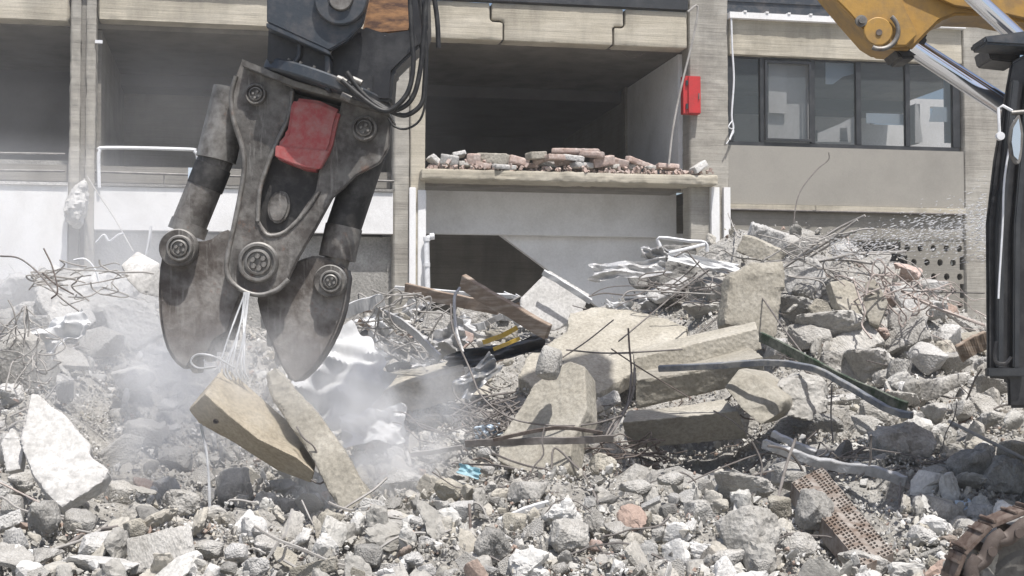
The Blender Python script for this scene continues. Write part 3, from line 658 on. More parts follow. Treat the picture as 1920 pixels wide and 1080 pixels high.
def gravel(name, n, smin, smax, mat, lift, region=None, seed=3, label='', base=None):
    rs = np.random.RandomState(seed)
    if base is None: base = gravel_base(rs)
    V = []; F = []; off = 0; made = 0
    while made < n:
        px = rs.uniform(-40, 1960); py = rs.uniform(surf_py(px, 19.9)-2, 1130)
        if region and not region(px, py, rs): continue
        Y = surf_Y(px, py)+rs.uniform(-.1, .1); p = at(px, py, Y)
        z = ground_z(p.x, p.y)
        s = math.exp(rs.uniform(math.log(smin), math.log(smax)))
        b, f = base[rs.randint(len(base))]
        e = Euler(rs.uniform(0, 6.28, 3)).to_matrix(); sc = np.array([1, rs.uniform(.6, 1), rs.uniform(.35, .9)])*s
        v = (b*sc)@np.array(e).T + np.array([p.x, p.y, z+lift*s+rs.uniform(-.02, .05)])
        V.append(v); F.append(f+off); off += len(v); made += 1
    V = np.concatenate(V).astype(np.float32); F = np.concatenate(F).astype(np.int32)
    me = bpy.data.meshes.new(name); me.vertices.add(len(V)); me.vertices.foreach_set('co', V.ravel())
    me.loops.add(F.size); me.loops.foreach_set('vertex_index', F.ravel()); me.polygons.add(len(F))
    me.polygons.foreach_set('loop_start', np.arange(0, F.size, 3, dtype=np.int32)); me.polygons.foreach_set('loop_total', np.full(len(F), 3, dtype=np.int32))
    me.update(calc_edges=True); me.validate(); me.shade_flat()
    o = link(name, me, mat); tag(o, label, 'rubble', None, 'stuff'); return o
def gravel_mat(name, c):
    k = NT(name, .93); g = k.n('ShaderNodeNewGeometry'); col = k.ramp(g.outputs['Random Per Island'], [(0, c[0]), (.25, c[1]), (.48, c[5]), (.62, c[2]), (.9, c[3]), (.95, (.24, .22, .19)), (.98, c[4])])
    n2 = k.noise(35, 4, .7); col = k.mix(.5, col, k.ramp(n2, [(.35, .5), (.62, 1.0)]), 'MULTIPLY'); k.color(col); k.bump(n2, .01); M[name] = k.m
gravel_mat('gravel_mix', [(.31, .30, .275), (.44, .425, .395), (.53, .52, .49), (.69, .68, .66), (.40, .30, .25), (.46, .43, .37)])
LB = lump_base()
gravel('broken_lumps', 1150, .13, .44, 'gravel_mix', .12, seed=13, base=LB, region=lambda x, y, r: clear(x, y, 4) and not (950 < x < 1300 and y > 850 and r.rand() < .7), label='countless brick-sized broken concrete lumps heaped between the big chunks')
gravel('broken_rubble', 5200, .035, .12, 'gravel_mix', .1, seed=3, region=lambda x, y, r: clear(x, y) or r.rand() < .3, base=[b for b in gravel_base(np.random.RandomState(1))]+[b for b in LB[:1]], label='countless fist-sized broken concrete lumps filling the rubble heap')
gravel('rubble_gravel', 42000, .012, .05, 'gravel_mix', .2, seed=5, label='fine pale grey crushed concrete gravel between the chunks')

# ---------------------------------------------------------------- named concrete pieces
BEAMS = ('topmost', 'lowest', 'tan faced', 'low tan', 'smooth tan', 'tall tan', 'chunky')
def piece(name, label, cat, front, back, mat='tan_concrete', voxel=.015, amp=.02, freq=2.4, chips=1.0, seed=1, group=None, parent=None):
    """front/back: outlines of (px, py, distance) - a solid with its own distance and thickness"""
    if label.startswith(BEAMS): voxel, amp = .0125, .0075
    bm = bmesh.new(); add_loft(bm, [[at(*p) for p in front], [at(*p) for p in back]]); bmesh.ops.recalc_face_normals(bm, faces=bm.faces)
    bmesh.ops.triangulate(bm, faces=bm.faces)
    o = link(name, roughen(mesh_of(bm), voxel, amp, freq, chips, seed), mat, parent, False, 26)
    if parent is None: tag(o, label, cat, group)
    return o
def slab(name, label, poly, Y, th, mat, tx=0, tz=.3, cat='concrete slab', **k):
    cx = sum(p[0] for p in poly)/len(poly); cy = sum(p[1] for p in poly)/len(poly); s = MPP(Y)
    f = [(p[0], p[1], Y+tx*(p[0]-cx)*s+tz*(cy-p[1])*s) for p in poly]; n = Vector((-tx, 1, -tz)).normalized()*th
    back = []
    for q in f: w_ = at(*q)+n; a, b = toray(w_); back.append((a, b, w_.y))
    return piece(name, label, cat, f, back, mat, **k)
slab('concrete_slab', 'white faced slab leaning at far left of the rubble', [(57, 735), (78, 740), (98, 762), (120, 772), (146, 806), (172, 836), (168, 852), (207, 880), (192, 905), (150, 930), (117, 952), (86, 925), (60, 888), (34, 822), (46, 792)], 10.6, .2, 'white_render', .15, .55, amp=.024, seed=2)
slab('concrete_slab', 'pale broken slab edge sticking out under the white faced slab', [(0, 830), (22, 800), (45, 835), (40, 880), (10, 885)], 10.7, .1, 'white_render', 0, .4, amp=.012, seed=3)
piece('concrete_block', 'white broken block tilted beside the left steel jaw', 'concrete block', [(227, 497, 15), (258, 471, 15.2), (300, 494, 15), (305, 560, 15), (262, 550, 14.9), (238, 525, 14.9)], [(232, 500, 15.6), (262, 476, 15.7), (300, 498, 15.6), (303, 555, 15.6), (266, 548, 15.6), (243, 525, 15.6)], 'white_render', amp=.02, seed=4)
piece('concrete_beam', 'grey slanting beam stub among rubble left of the hanging wire', 'concrete beam', [(252, 948, 10.6), (282, 955, 10.5), (352, 1022, 10.3), (338, 1040, 10.3), (300, 1020, 10.4), (262, 975, 10.5)], [(262, 945, 10.9), (290, 952, 10.8), (356, 1020, 10.6), (342, 1036, 10.6), (306, 1015, 10.7), (268, 968, 10.8)], 'grey_concrete', seed=5)
# the two beams hanging from the jaws
piece('hanging_beam', 'tan faced concrete beam held up by steel strands below the jaws', 'concrete beam',
      [(353, 768, 11.55), (373, 794, 11.6), (448, 836, 11.6), (520, 882, 11.6), (584, 906, 11.5), (590, 885, 11.3), (556, 858, 11.25), (482, 822, 11.25), (430, 780, 11.25), (384, 739, 11.25)],
      [(392, 745, 12.1), (405, 762, 12.1), (470, 805, 12.1), (530, 850, 12.1), (584, 890, 11.8), (592, 868, 11.7), (566, 828, 11.75), (540, 790, 11.8), (480, 735, 11.8), (420, 686, 11.8)], 'formed_tan', voxel=.016, amp=.010, seed=6, chips=.8)
piece('hanging_beam', 'rough grey broken beam leaning behind the tan hanging beam', 'concrete beam',
      [(498, 700, 11.7), (516, 688, 11.7), (552, 728, 11.65), (600, 780, 11.5), (645, 845, 11.3), (709, 958, 11.0), (696, 988, 11.0), (655, 977, 11.0), (618, 925, 11.15), (585, 855, 11.3), (545, 800, 11.5), (508, 742, 11.65)],
      [(500, 705, 12.1), (520, 692, 12.1), (556, 730, 12.05), (604, 782, 11.9), (648, 845, 11.75), (708, 955, 11.4), (697, 983, 11.4), (658, 972, 11.4), (622, 922, 11.5), (590, 852, 11.7), (550, 800, 11.9), (512, 745, 12.05)], 'tan_concrete', amp=.028, seed=7)
for q_, r_ in (((405, 790, 11.42), 5), ((654, 930, 11.16), 5)):
    disc('dark_hole_disc', q_[0], q_[1], q_[2], r_, 'dark_rust', bpy.data.objects['hanging_beam' if r_ == 5 and q_[0] < 500 else 'hanging_beam.001'], .03, [(1, 0), (1, .02), (.7, .022), (.68, .0), (.02, .0)], 14)  # rimmed discs whose dark colour stands for the shade inside a hole
# centre and right
piece('concrete_beam', 'low tan beam lying right of the dust cloud', 'concrete beam', [(690, 738, 14.6), (780, 714, 14.6), (872, 694, 14.6), (874, 745, 14.6), (790, 768, 14.6), (692, 782, 14.6)], [(706, 702, 15.3), (780, 690, 15.3), (866, 672, 15.3), (870, 720, 15.3), (790, 750, 15.3), (700, 760, 15.3)], 'tan_concrete', amp=.018, seed=8)
slab('concrete_slab', 'wide flat tan slab lying on the mound behind the leaning slab', [(970, 702), (986, 666), (1030, 640), (1061, 620), (1066, 586), (1115, 573), (1190, 580), (1240, 592), (1290, 612), (1285, 650), (1200, 690), (1130, 735), (1060, 740), (1000, 730)], 16.2, .22, 'tan_concrete', 0, 1.5, amp=.02, voxel=.035, seed=9)
piece('concrete_beam', 'topmost long tan beam of the stack right of centre', 'concrete beam', [(1188, 672, 14.6), (1300, 645, 14.6), (1420, 616, 14.6), (1428, 655, 14.6), (1310, 680, 14.6), (1190, 704, 14.6)], [(1186, 655, 15.0), (1300, 627, 15.0), (1416, 602, 15.0), (1424, 640, 15.1), (1300, 670, 15.1), (1190, 690, 15.1)], 'tan_concrete', amp=.012, seed=10, chips=.9)
piece('concrete_beam', 'middle tan beam with chipped pale top edge in the stack', 'concrete beam', [(1192, 712, 14.1), (1300, 695, 14.1), (1432, 668, 14.1), (1434, 712, 14.2), (1310, 742, 14.2), (1192, 768, 14.2)], [(1194, 694, 14.7), (1300, 676, 14.7), (1405, 648, 14.7), (1432, 690, 14.8), (1310, 720, 14.8), (1194, 745, 14.8)], 'tan_concrete', amp=.024, seed=11)
piece('concrete_beam', 'lowest beam of the stack above the dark hollow', 'concrete beam', [(1166, 792, 13.3), (1260, 783, 13.3), (1384, 770, 13.3), (1402, 822, 13.6), (1290, 832, 13.6), (1180, 842, 13.6)], [(1176, 770, 13.8), (1260, 764, 13.8), (1358, 748, 13.8), (1390, 800, 14.1), (1290, 812, 14.1), (1186, 826, 14.1)], 'tan_concrete', amp=.022, seed=12)
piece('concrete_block', 'chunky tan block with square face beside the beam stack', 'concrete block', [(1359, 726, 13.2), (1386, 692, 13.4), (1418, 702, 13.3), (1472, 752, 13.1), (1462, 775, 13.1), (1426, 796, 13.0), (1392, 768, 13.1)], [(1375, 715, 13.7), (1398, 690, 13.8), (1440, 696, 13.8), (1500, 735, 13.7), (1500, 765, 13.6), (1455, 790, 13.5), (1400, 768, 13.6)], 'tan_concrete', amp=.014, seed=13)
piece('concrete_block', 'rough broken block right of the square faced tan block', 'concrete block', [(1455, 722, 13.4), (1500, 700, 13.5), (1545, 712, 13.5), (1552, 770, 13.4), (1520, 790, 13.3), (1470, 778, 13.3)], [(1465, 715, 14), (1505, 700, 14.1), (1545, 712, 14.1), (1550, 765, 14), (1520, 785, 13.9), (1475, 775, 13.9)], 'broken_concrete', amp=.04, seed=14)
slab('concrete_slab', 'tall tan slab leaning in the centre with a pale broken side', [(1000, 722), (1040, 690), (1066, 676), (1096, 686), (1100, 768), (1074, 824), (1066, 876), (1042, 908), (985, 890), (932, 862), (940, 817), (980, 758)], 12.35, .26, 'tan_concrete', -.6, .75, amp=.016, seed=15)
chunk(1030, 690, 50, 74, 'grey', 'rounded', Y=12.1, label='knobbly grey lump perched on the top of leaning slab')
slab('concrete_slab', 'upright pale slab standing on the ridge below the windows', [(1369, 515), (1411, 490), (1470, 488), (1474, 530), (1462, 600), (1455, 640), (1400, 625), (1358, 608)], 16.0, .25, 'tan_concrete', .3, .2, voxel=.04, amp=.035, seed=16)
piece('concrete_beam', 'short broken beam end on the ridge left of rebar bundle', 'concrete beam', [(1379, 472, 18), (1394, 440, 18), (1412, 444, 18), (1474, 474, 18), (1462, 492, 18), (1410, 484, 18)], [(1385, 468, 18.4), (1398, 440, 18.4), (1416, 444, 18.4), (1474, 472, 18.4), (1466, 490, 18.4), (1414, 482, 18.4)], 'tan_concrete', amp=.03, seed=17)
slab('concrete_slab', 'smooth tan panel upright among rebar, the left of two', [(1556, 528), (1585, 524), (1606, 534), (1621, 600), (1604, 606), (1570, 570)], 15.9, .16, 'tan_concrete', .2, .3, amp=.01, seed=18)
slab('concrete_slab', 'smooth tan panel upright among rebar, the right of two', [(1623, 528), (1640, 522), (1666, 566), (1648, 612), (1630, 604), (1618, 570)], 15.8, .16, 'tan_concrete', -.2, .3, amp=.01, seed=19)
piece('concrete_beam', 'dark weathered beam section above the hollow clay panel', 'concrete beam', [(1572, 912, 11.4), (1650, 908, 11.4), (1728, 906, 11.4), (1730, 950, 11.3), (1650, 956, 11.3), (1585, 952, 11.3)], [(1580, 905, 11.8), (1650, 902, 11.8), (1724, 900, 11.8), (1728, 940, 11.8), (1650, 946, 11.8), (1590, 945, 11.8)], 'grey_concrete', amp=.014, seed=20)
piece('concrete_beam', 'long low beam half buried at the bottom right', 'concrete beam', [(1480, 1062, 9.5), (1600, 1056, 9.5), (1722, 1066, 9.4), (1722, 1095, 9.4), (1600, 1095, 9.4), (1480, 1090, 9.5)], [(1486, 1054, 9.9), (1600, 1048, 9.9), (1720, 1058, 9.9), (1720, 1085, 9.9), (1600, 1085, 9.9), (1486, 1080, 9.9)], 'broken_concrete', amp=.014, seed=22)
slab('concrete_slab', 'flat grey slab tilted under the rusty track', [(1420, 880), (1520, 905), (1560, 985), (1510, 1000), (1470, 985), (1440, 930)], 11.6, .1, 'grey_concrete', 0, .8, amp=.012, seed=23)
bpy.data.objects[[o.name for o in bpy.data.objects if o.get('label') == 'flat grey slab tilted under the rusty track'][0]]['label'] = 'flat grey slab tilted left of the hollow clay panel'

# ---------------------------------------------------------------- hollow clay panel (rows of cells, built as real pits)
def clay_panel():
    A, B, C_, D = (1484, 905, 10.6), (1542, 876, 11.1), (1676, 1036, 9.15), (1618, 1062, 8.85)
    P = [at(*q) for q in (A, B, C_, D)]; bm = bmesh.new(); nu, nv = 9, 34
    def pt(i, j, d=0): u, v = i/nu, j/nv; q = (P[0]*(1-u)+P[1]*u)*(1-v)+(P[3]*(1-u)+P[2]*u)*v; return q+nn*d
    nn = (P[1]-P[0]).cross(P[3]-P[0]).normalized(); nn = -nn if nn.y < 0 else nn
    rr = random.Random(4)
    for j in range(nv):
        for i in range(nu):
            e = .17; dp = .05 if rr.random() > .12 else .0
            if i == 4: e = .5
            q = [(i, j), (i+1, j), (i+1, j+1), (i, j+1)]
            o_ = [bm.verts.new(pt(*k_)+nn*0.012*noise.noise(Vector((k_[0]*.6, k_[1]*.6, 2)))) for k_ in q]
            if i == 4: bm.faces.new(o_); continue
            n_ = [bm.verts.new(pt(*k_)) for k_ in ((i+e, j+e), (i+1-e, j+e), (i+1-e, j+1-e), (i+e, j+1-e))]
            for k_ in range(4): bm.faces.new([o_[k_], o_[(k_+1) % 4], n_[(k_+1) % 4], n_[k_]])
            m_ = [bm.verts.new(v.co+nn*dp) for v in n_]
            for k_ in range(4): bm.faces.new([n_[k_], n_[(k_+1) % 4], m_[(k_+1) % 4], m_[k_]])
            bm.faces.new(m_)
    bmesh.ops.remove_doubles(bm, verts=bm.verts, dist=.0008)
    rim = [P[0], P[1], P[2], P[3]]
    for a, b in zip(rim, rim[1:]+rim[:1]):
        bm.faces.new([bm.verts.new(a), bm.verts.new(b), bm.verts.new(b+nn*.14), bm.verts.new(a+nn*.14)])
    bm.faces.new([bm.verts.new(p+nn*.14) for p in rim])
    me = mesh_of(bm)
    tag(link('hollow_clay_panel', me, 'clay_hollow'), 'brown hollow clay block panel with rows of small cells lying tilted', 'clay panel')
clay_panel()

# ---------------------------------------------------------------- bricks on the shelf slab
bricks = [(843, 300, 34, 16, 'pale', 8), (815, 302, 26, 10, 'pale', 40), (925, 299, 62, 18, 'tan', 4), (888, 299, 26, 18, 'reddish', 0), (873, 308, 30, 8, 'grey', 0), (1005, 292, 40, 12, 'tan', -6), (1080, 285, 92, 10, 'reddish', 3),
 (1110, 290, 48, 10, 'reddish', 5), (1058, 303, 46, 14, 'reddish', -5), (1030, 308, 40, 12, 'pale', 10), (970, 303, 40, 14, 'reddish', 12), (990, 311, 42, 8, 'reddish', 0), (1130, 303, 44, 16, 'reddish', -12), (1160, 305, 40, 14, 'reddish', 14),
 (1200, 306, 60, 10, 'reddish', 16), (1185, 313, 40, 8, 'pale', 0), (1250, 313, 44, 8, 'reddish', 2), (1310, 314, 34, 12, 'pale', -30), (1090, 311, 40, 10, 'pale', 0), (945, 313, 44, 8, 'pale', 0), (860, 290, 26, 8, 'pale', -14), (1225, 315, 30, 7, 'grey', 0), (1040, 296, 38, 10, 'reddish', 0), (1075, 296, 40, 9, 'pale', 6),
 (1118, 312, 30, 9, 'reddish', 30), (1012, 302, 26, 10, 'reddish', -20), (905, 311, 30, 9, 'reddish', 10), (1148, 314, 30, 8, 'grey', 0), (828, 310, 30, 8, 'pale', 0)]
BL = ['leftmost', 'second', 'third', 'fourth', 'fifth', 'sixth', 'seventh', 'eighth', 'ninth', 'tenth', 'eleventh', 'twelfth', 'thirteenth', 'fourteenth', 'fifteenth']
bg = {}
for (px, py, w_, h_, tn, rot) in sorted(bricks):
    v = rnd.uniform(-.25, .3); bm = bmesh.new(); s = 28/FP; L, H, D = w_*s, h_*s*1.15, rnd.uniform(.18, .3)
    add_box(bm, -L/2, L/2, -D/2, D/2, -H/2, H/2); me = roughen(mesh_of(bm), .022, .014, 6, 1.0, px)
    o = link('brick', me, TONE[tn], None, False, 35); o.location = world_of(BP(px, py, v)); o.rotation_euler = (rnd.uniform(-.2, .2), R(rot), BA+rnd.uniform(-.5, .5))
    bg.setdefault(tn, []).append(o); tag(o, None, 'brick', 'broken bricks on the shelf slab')
for tn, L in bg.items():
    for i, o in enumerate(L): o['label'] = f"{'broken ' + tn} brick on the shelf slab, {BL[i]}{' from left' if i else ''} of that colour"
rs_ = np.random.RandomState(9); bm = bmesh.new()
for q in range(420):
    c = world_of(BP(rs_.uniform(800, 1330), 319, 0)); p = world_of(Vector((U(rs_.uniform(800, 1330)), rs_.uniform(-.33, .3), zs1+.02+abs(rs_.normal())*.05)))
    s = rs_.uniform(.03, .1); mt = Matrix.Translation(p)@Euler(rs_.uniform(0, 6, 3)).to_matrix().to_4x4()@Matrix.Diagonal((s, s*.7, s*.5, 1))
    bmesh.ops.create_cube(bm, size=1, matrix=mt)
tag(link('brick_crumbs', finish(bm), 'clay_brick'), 'crumbs of brick and mortar strewn over the shelf slab', 'rubble', None, 'stuff')

# ---------------------------------------------------------------- bars, wires and tangles
def above(p, r=0):
    if 8 < p.y < 20: p.z = max(p.z, ground_z(p.x, p.y)+r+.03)
    return p
def bar(name, label, cat, pts, r, mat, sm=5, group=None, seg=6):
    """pts: (px, py, distance)"""
    bm = bmesh.new(); add_tube(bm, [above(at(*p), r) for p in pts], r, seg, None, sm); return tag(link(name, mesh_of(bm), mat, None, False, 60), label, cat, group)
def strip(name, label, cat, pts, w_, t_, mat, up=(0, -.3, 1)):
    P = smooth_path([above(at(*p), w_/2) for p in pts], 8); rings = []; sd = pts[0][0]*.37; w0 = w_
    for i, p in enumerate(P):
        d = (P[min(i+1, len(P)-1)]-P[max(i-1, 0)]).normalized(); q = Vector((i*.3, sd, 0)); jg = .25 if 'foil' in name else .10
        u = Vector(up)+Vector((0, noise.noise(q)*jg*2, 0)); u = (u-d*u.dot(d)).normalized(); v = d.cross(u)
        p = p+u*noise.noise(q+Vector((0, 9, 0)))*w0*jg+v*noise.noise(q+Vector((0, 5, 0)))*w0*jg; w_ = w0*(1+noise.noise(q*2+Vector((0, 3, 3)))*jg)
        rings.append([p+u*w_/2+v*t_/2, p+u*w_/2-v*t_/2, p-u*w_/2-v*t_/2, p-u*w_/2+v*t_/2])
    bm = bmesh.new(); add_loft(bm, rings); return tag(link(name, finish(bm, min(t_, w0)*.08), mat), label, cat)
# steel strands from the jaws
for i, (x0, x1, x2, bend) in enumerate([(462, 448, 412, -4), (466, 452, 426, 3), (460, 456, 436, -2), (468, 458, 444, 4), (464, 452, 452, 5), (470, 460, 458, 0), (466, 448, 420, 7)]):
    bar('steel_strand', ['white', 'grey', 'pale', 'frayed', 'bright', 'twisted', 'dusty'][i]+' steel strand from jaw to tan beam, '+['first', 'second', 'third', 'fourth', 'fifth', 'sixth', 'seventh'][i]+' of bundle', 'strand',
        [(x0-2, 548, 11.95), (x1+bend, 590, 11.9), ((x1+x2)/2+bend, 640, 11.8), (x2, 690, 11.7), (x2+8, 712, 11.68)], 0.0085, 'strand_white', group='steel strands between jaw and beam')
bar('looped_wire', 'pale wire loop curling at top of the tan hanging beam', 'wire', [(440, 690, 11.6), (400, 668, 11.5), (370, 665, 11.5), (358, 678, 11.5), (372, 690, 11.5), (405, 688, 11.5)], .009, 'strand_white')
bar('hanging_wire', 'long pale wire hanging below the tan beam to the rubble', 'wire', [(376, 795, 11.4), (384, 830, 11.4), (391, 880, 11.35), (393, 940, 11.3), (395, 1015, 11.3)], .013, 'strand_white')
bar('wire_hook', 'dark hooked wire at the lower end of the tan beam', 'wire', [(583, 900, 11.3), (600, 907, 11.3), (612, 895, 11.3), (604, 880, 11.35), (590, 840, 11.3), (570, 822, 11.3), (556, 800, 11.35)], .008, 'grey_rebar')
LONGB = [
 ('dark rebar curving down over the leaning slab', [(845, 570, 13.2), (850, 620, 13), (880, 690, 12.7), (905, 745, 12.5), (960, 785, 12.3), (1040, 798, 12.2), (1110, 795, 12.2), (1165, 780, 12.4)], .011, 'grey_rebar'),
 ('pale bent strip rising like a hook at scrap pile centre', [(862, 540, 14.5), (852, 560, 14.3), (856, 620, 14), (868, 660, 13.9)], .02, 'zinc_sheet'),
 ('thin rebar crossing the flat tan slab', [(1052, 672, 15.0), (1100, 640, 15.2), (1150, 600, 15.5)], .011, 'grey_rebar'),
 ('long thin rebar lying level over the flat tan slab', [(1062, 656, 14.8), (1130, 662, 14.6), (1200, 660, 14.4), (1280, 655, 14.3)], .011, 'grey_rebar'),
 ('upright dark rebar rising in front of the flat slab', [(1178, 616, 14), (1180, 650, 13.9), (1184, 700, 13.7), (1180, 760, 13.5)], .012, 'dark_rust'),
 ('bundled dark rebar bending down left of the beam stack', [(1190, 690, 13.4), (1186, 740, 13.2), (1160, 790, 12.9), (1130, 830, 12.6), (1075, 860, 12.4), (1040, 900, 12.2)], .016, 'grey_rebar'),
 ('second bent bar beside the bundled dark rebar', [(1184, 700, 13.3), (1176, 760, 13.1), (1145, 800, 12.9), (1120, 855, 12.6)], .013, 'grey_rebar'),
 ('rebar crossing diagonally over the beam stack face', [(1146, 654, 13.9), (1200, 690, 13.7), (1250, 720, 13.6), (1300, 750, 13.4)], .009, 'dark_rust'),
 ('thin rebar reaching from ridge down across the upright slab', [(1363, 510, 17), (1395, 520, 16.8), (1430, 560, 16), (1465, 610, 15), (1510, 670, 14)], .012, 'grey_rebar'),
 ('long rebar sweeping along the ridge to right', [(1165, 560, 15.8), (1185, 545, 15.8), (1260, 548, 15.8), (1340, 552, 15.8)], .012, 'dusty_rebar'),
 ('straight dark rebar pointing up right toward the ridge', [(1160, 640, 15.2), (1220, 590, 15.6), (1280, 540, 16), (1330, 505, 16.4)], .012, 'grey_rebar'),
 ('pale long rod lying down the right slope', [(1780, 790, 12), (1840, 820, 11.7), (1925, 862, 11.4)], .019, 'dusty_rebar'),
 ('dark standing rebar left of hollow clay panel', [(1452, 1000, 10.3), (1460, 930, 10.4), (1475, 870, 10.6), (1492, 822, 10.7)], .014, 'grey_rebar'),
 ('arched dark rebar above the centre gravel', [(1290, 905, 11.3), (1370, 870, 11.4), (1440, 850, 11.6), (1500, 870, 11.5)], .009, 'grey_rebar'),
 ('long dark rebar from centre gravel to clay panel', [(1235, 962, 10.6), (1310, 935, 10.8), (1400, 895, 11), (1460, 880, 11.2)], .010, 'grey_rebar'),
 ('hooked rebar hanging below the green strip', [(1560, 720, 12.4), (1558, 780, 12.4), (1562, 830, 12.4)], .009, 'grey_rebar'),
 ('vertical thin rebar right of the clay panel', [(1688, 905, 10.8), (1686, 960, 10.6), (1690, 1020, 10.4)], .010, 'grey_rebar'),
 ('dark upright rebar stub in the bottom centre', [(880, 945, 10.2), (882, 985, 10.1), (884, 1060, 9.8)], .014, 'dark_rust'),
 ('dark curved rebar at the foot of leaning slab', [(1034, 880, 11.8), (1040, 840, 11.9), (1075, 870, 11.8), (1100, 900, 11.4), (1130, 960, 10.7)], .012, 'grey_rebar'),
 ('dark looped rebar in the bottom centre left', [(770, 1020, 9.8), (840, 1022, 9.8), (905, 1026, 9.8), (950, 1050, 9.6), (955, 1080, 9.5)], .011, 'grey_rebar'),
 ('pale crossing wire bottom left of the centre', [(520, 1065, 9.6), (580, 1030, 9.8), (610, 1012, 9.8), (700, 1025, 9.8)], .012, 'dusty_rebar'),
 ('pale rod standing slanted below the hanging beams', [(566, 938, 10.6), (588, 985, 10.4), (604, 1010, 10.3)], .008, 'dusty_rebar'),
 ('dark curving cable in the bottom left corner', [(60, 1080, 9.3), (110, 1035, 9.6), (160, 1000, 9.9), (222, 988, 10)], .018, 'grey_rebar'),
 ('second pale cable in the bottom left corner', [(40, 1060, 9.4), (100, 1030, 9.6), (160, 1010, 9.7), (200, 985, 10.1)], .014, 'dusty_rebar'),
 ('thin brown wire arching at left edge', [(0, 905, 10.6), (40, 925, 10.5), (90, 950, 10.4)], .010, 'pink_rebar'),
 ('white bent bar standing behind the left rubble', [(283, 424, 16), (280, 450, 16), (274, 478, 16)], .025, 'white_plastic'),
 ('white curled wire behind the slack column wire', [(180, 455, 17), (195, 440, 17), (205, 452, 17), (222, 440, 17), (232, 438, 17)], .016, 'white_plastic'),
 ('white arched wire near the foot of left column', [(138, 488, 16), (160, 486, 16), (178, 505, 16), (186, 530, 16)], .016, 'white_plastic'),
 ('dark bare rebar rising at left ridge', [(82, 466, 13.5), (98, 500, 13.4), (108, 545, 13.2), (96, 560, 13.2)], .010, 'dark_rust'),
 ('dark forked rebar at left ridge', [(80, 512, 13.4), (100, 530, 13.3), (125, 545, 13.3), (138, 552, 13.3)], .010, 'dark_rust'),
 ('long pale wire arching over far left ridge', [(0, 480, 14), (35, 484, 14), (70, 510, 13.8), (110, 555, 13.6), (150, 585, 13.4)], .011, 'grey_rebar'),
 ('thin wire strung from ridge toward building at right', [(1365, 400, 24), (1378, 432, 20), (1384, 444, 18.2)], .013, 'dusty_rebar'),
 ('thick pale rebar jutting right end of ridge', [(1690, 545, 16), (1750, 575, 15.8), (1846, 610, 15.5)], .022, 'pink_rebar'),
 ('wavy pink rebar dropping beside the tan panels', [(1600, 522, 15.8), (1612, 560, 15.7), (1622, 585, 15.6), (1616, 610, 15.6), (1634, 635, 15.4)], .014, 'pink_rebar'),
 ('thin wire running right from ridge to the cab', [(1690, 545, 16), (1770, 548, 15), (1846, 550, 14)], .008, 'grey_rebar'),
]
for lb, pts, r, mt in LONGB: bar('rebar', lb, 'rebar', pts, r*.8, mt)
BUN = [((1400, 560), (1480, 490), (1540, 455), (1608, 412)), ((1390, 555), (1470, 500), (1560, 440), (1622, 410)), ((1440, 545), (1500, 500), (1560, 458), (1612, 425)), ((1420, 552), (1500, 480), (1545, 450), (1580, 440)), ((1460, 500), (1520, 492), (1600, 480), (1700, 478)), ((1430, 520), (1500, 500), (1570, 490), (1640, 492))]
for i, q in enumerate(BUN):
    bar('rebar', ['uppermost', 'second', 'third', 'fourth', 'level long', 'lowest'][i]+' pale rebar of the bundle fanning off the ridge', 'rebar', [(a, b+6*math.sin(i*2+j), 17.2-.25*j+.1*i) for j, (a, b) in enumerate(q)], .018, 'dusty_rebar', group='rebar bundle on the ridge')
# loose random bars
ZONES = [((1150, 740, 1430, 880), 16, 'dark_rust', 'dark rebar in the hollow below the beam stack'), ((690, 740, 940, 900), 12, 'dark_rust', 'dark rebar between dust and leaning slab'), ((1150, 560, 1420, 700), 8, 'grey_rebar', 'grey rebar over the beam stack'), ((0, 470, 250, 620), 16, 'dusty_rebar', 'pale rebar tangled on the left ridge'), ((640, 480, 860, 680), 22, 'dusty_rebar', 'pale rebar in the scrap below the pilaster'),
 ((860, 680, 1180, 830), 22, 'grey_rebar', 'grey rebar around the leaning slab'), ((1200, 500, 1480, 600), 14, 'grey_rebar', 'grey rebar on the centre ridge'), ((1400, 430, 1720, 560), 18, 'dusty_rebar', 'pale rebar tangled on the right ridge'), ((1560, 500, 1830, 640), 18, 'pink_rebar', 'pinkish rebar on the right shoulder'),
 ((1480, 640, 1850, 900), 28, 'grey_rebar', 'grey rebar on the right slope'), ((900, 880, 1500, 1050), 26, 'grey_rebar', 'dark rebar in the centre gravel'), ((400, 930, 900, 1070), 20, 'dusty_rebar', 'pale wire in the foreground left of centre'), ((0, 640, 340, 1070), 22, 'dusty_rebar', 'pale wire in the left rubble')]
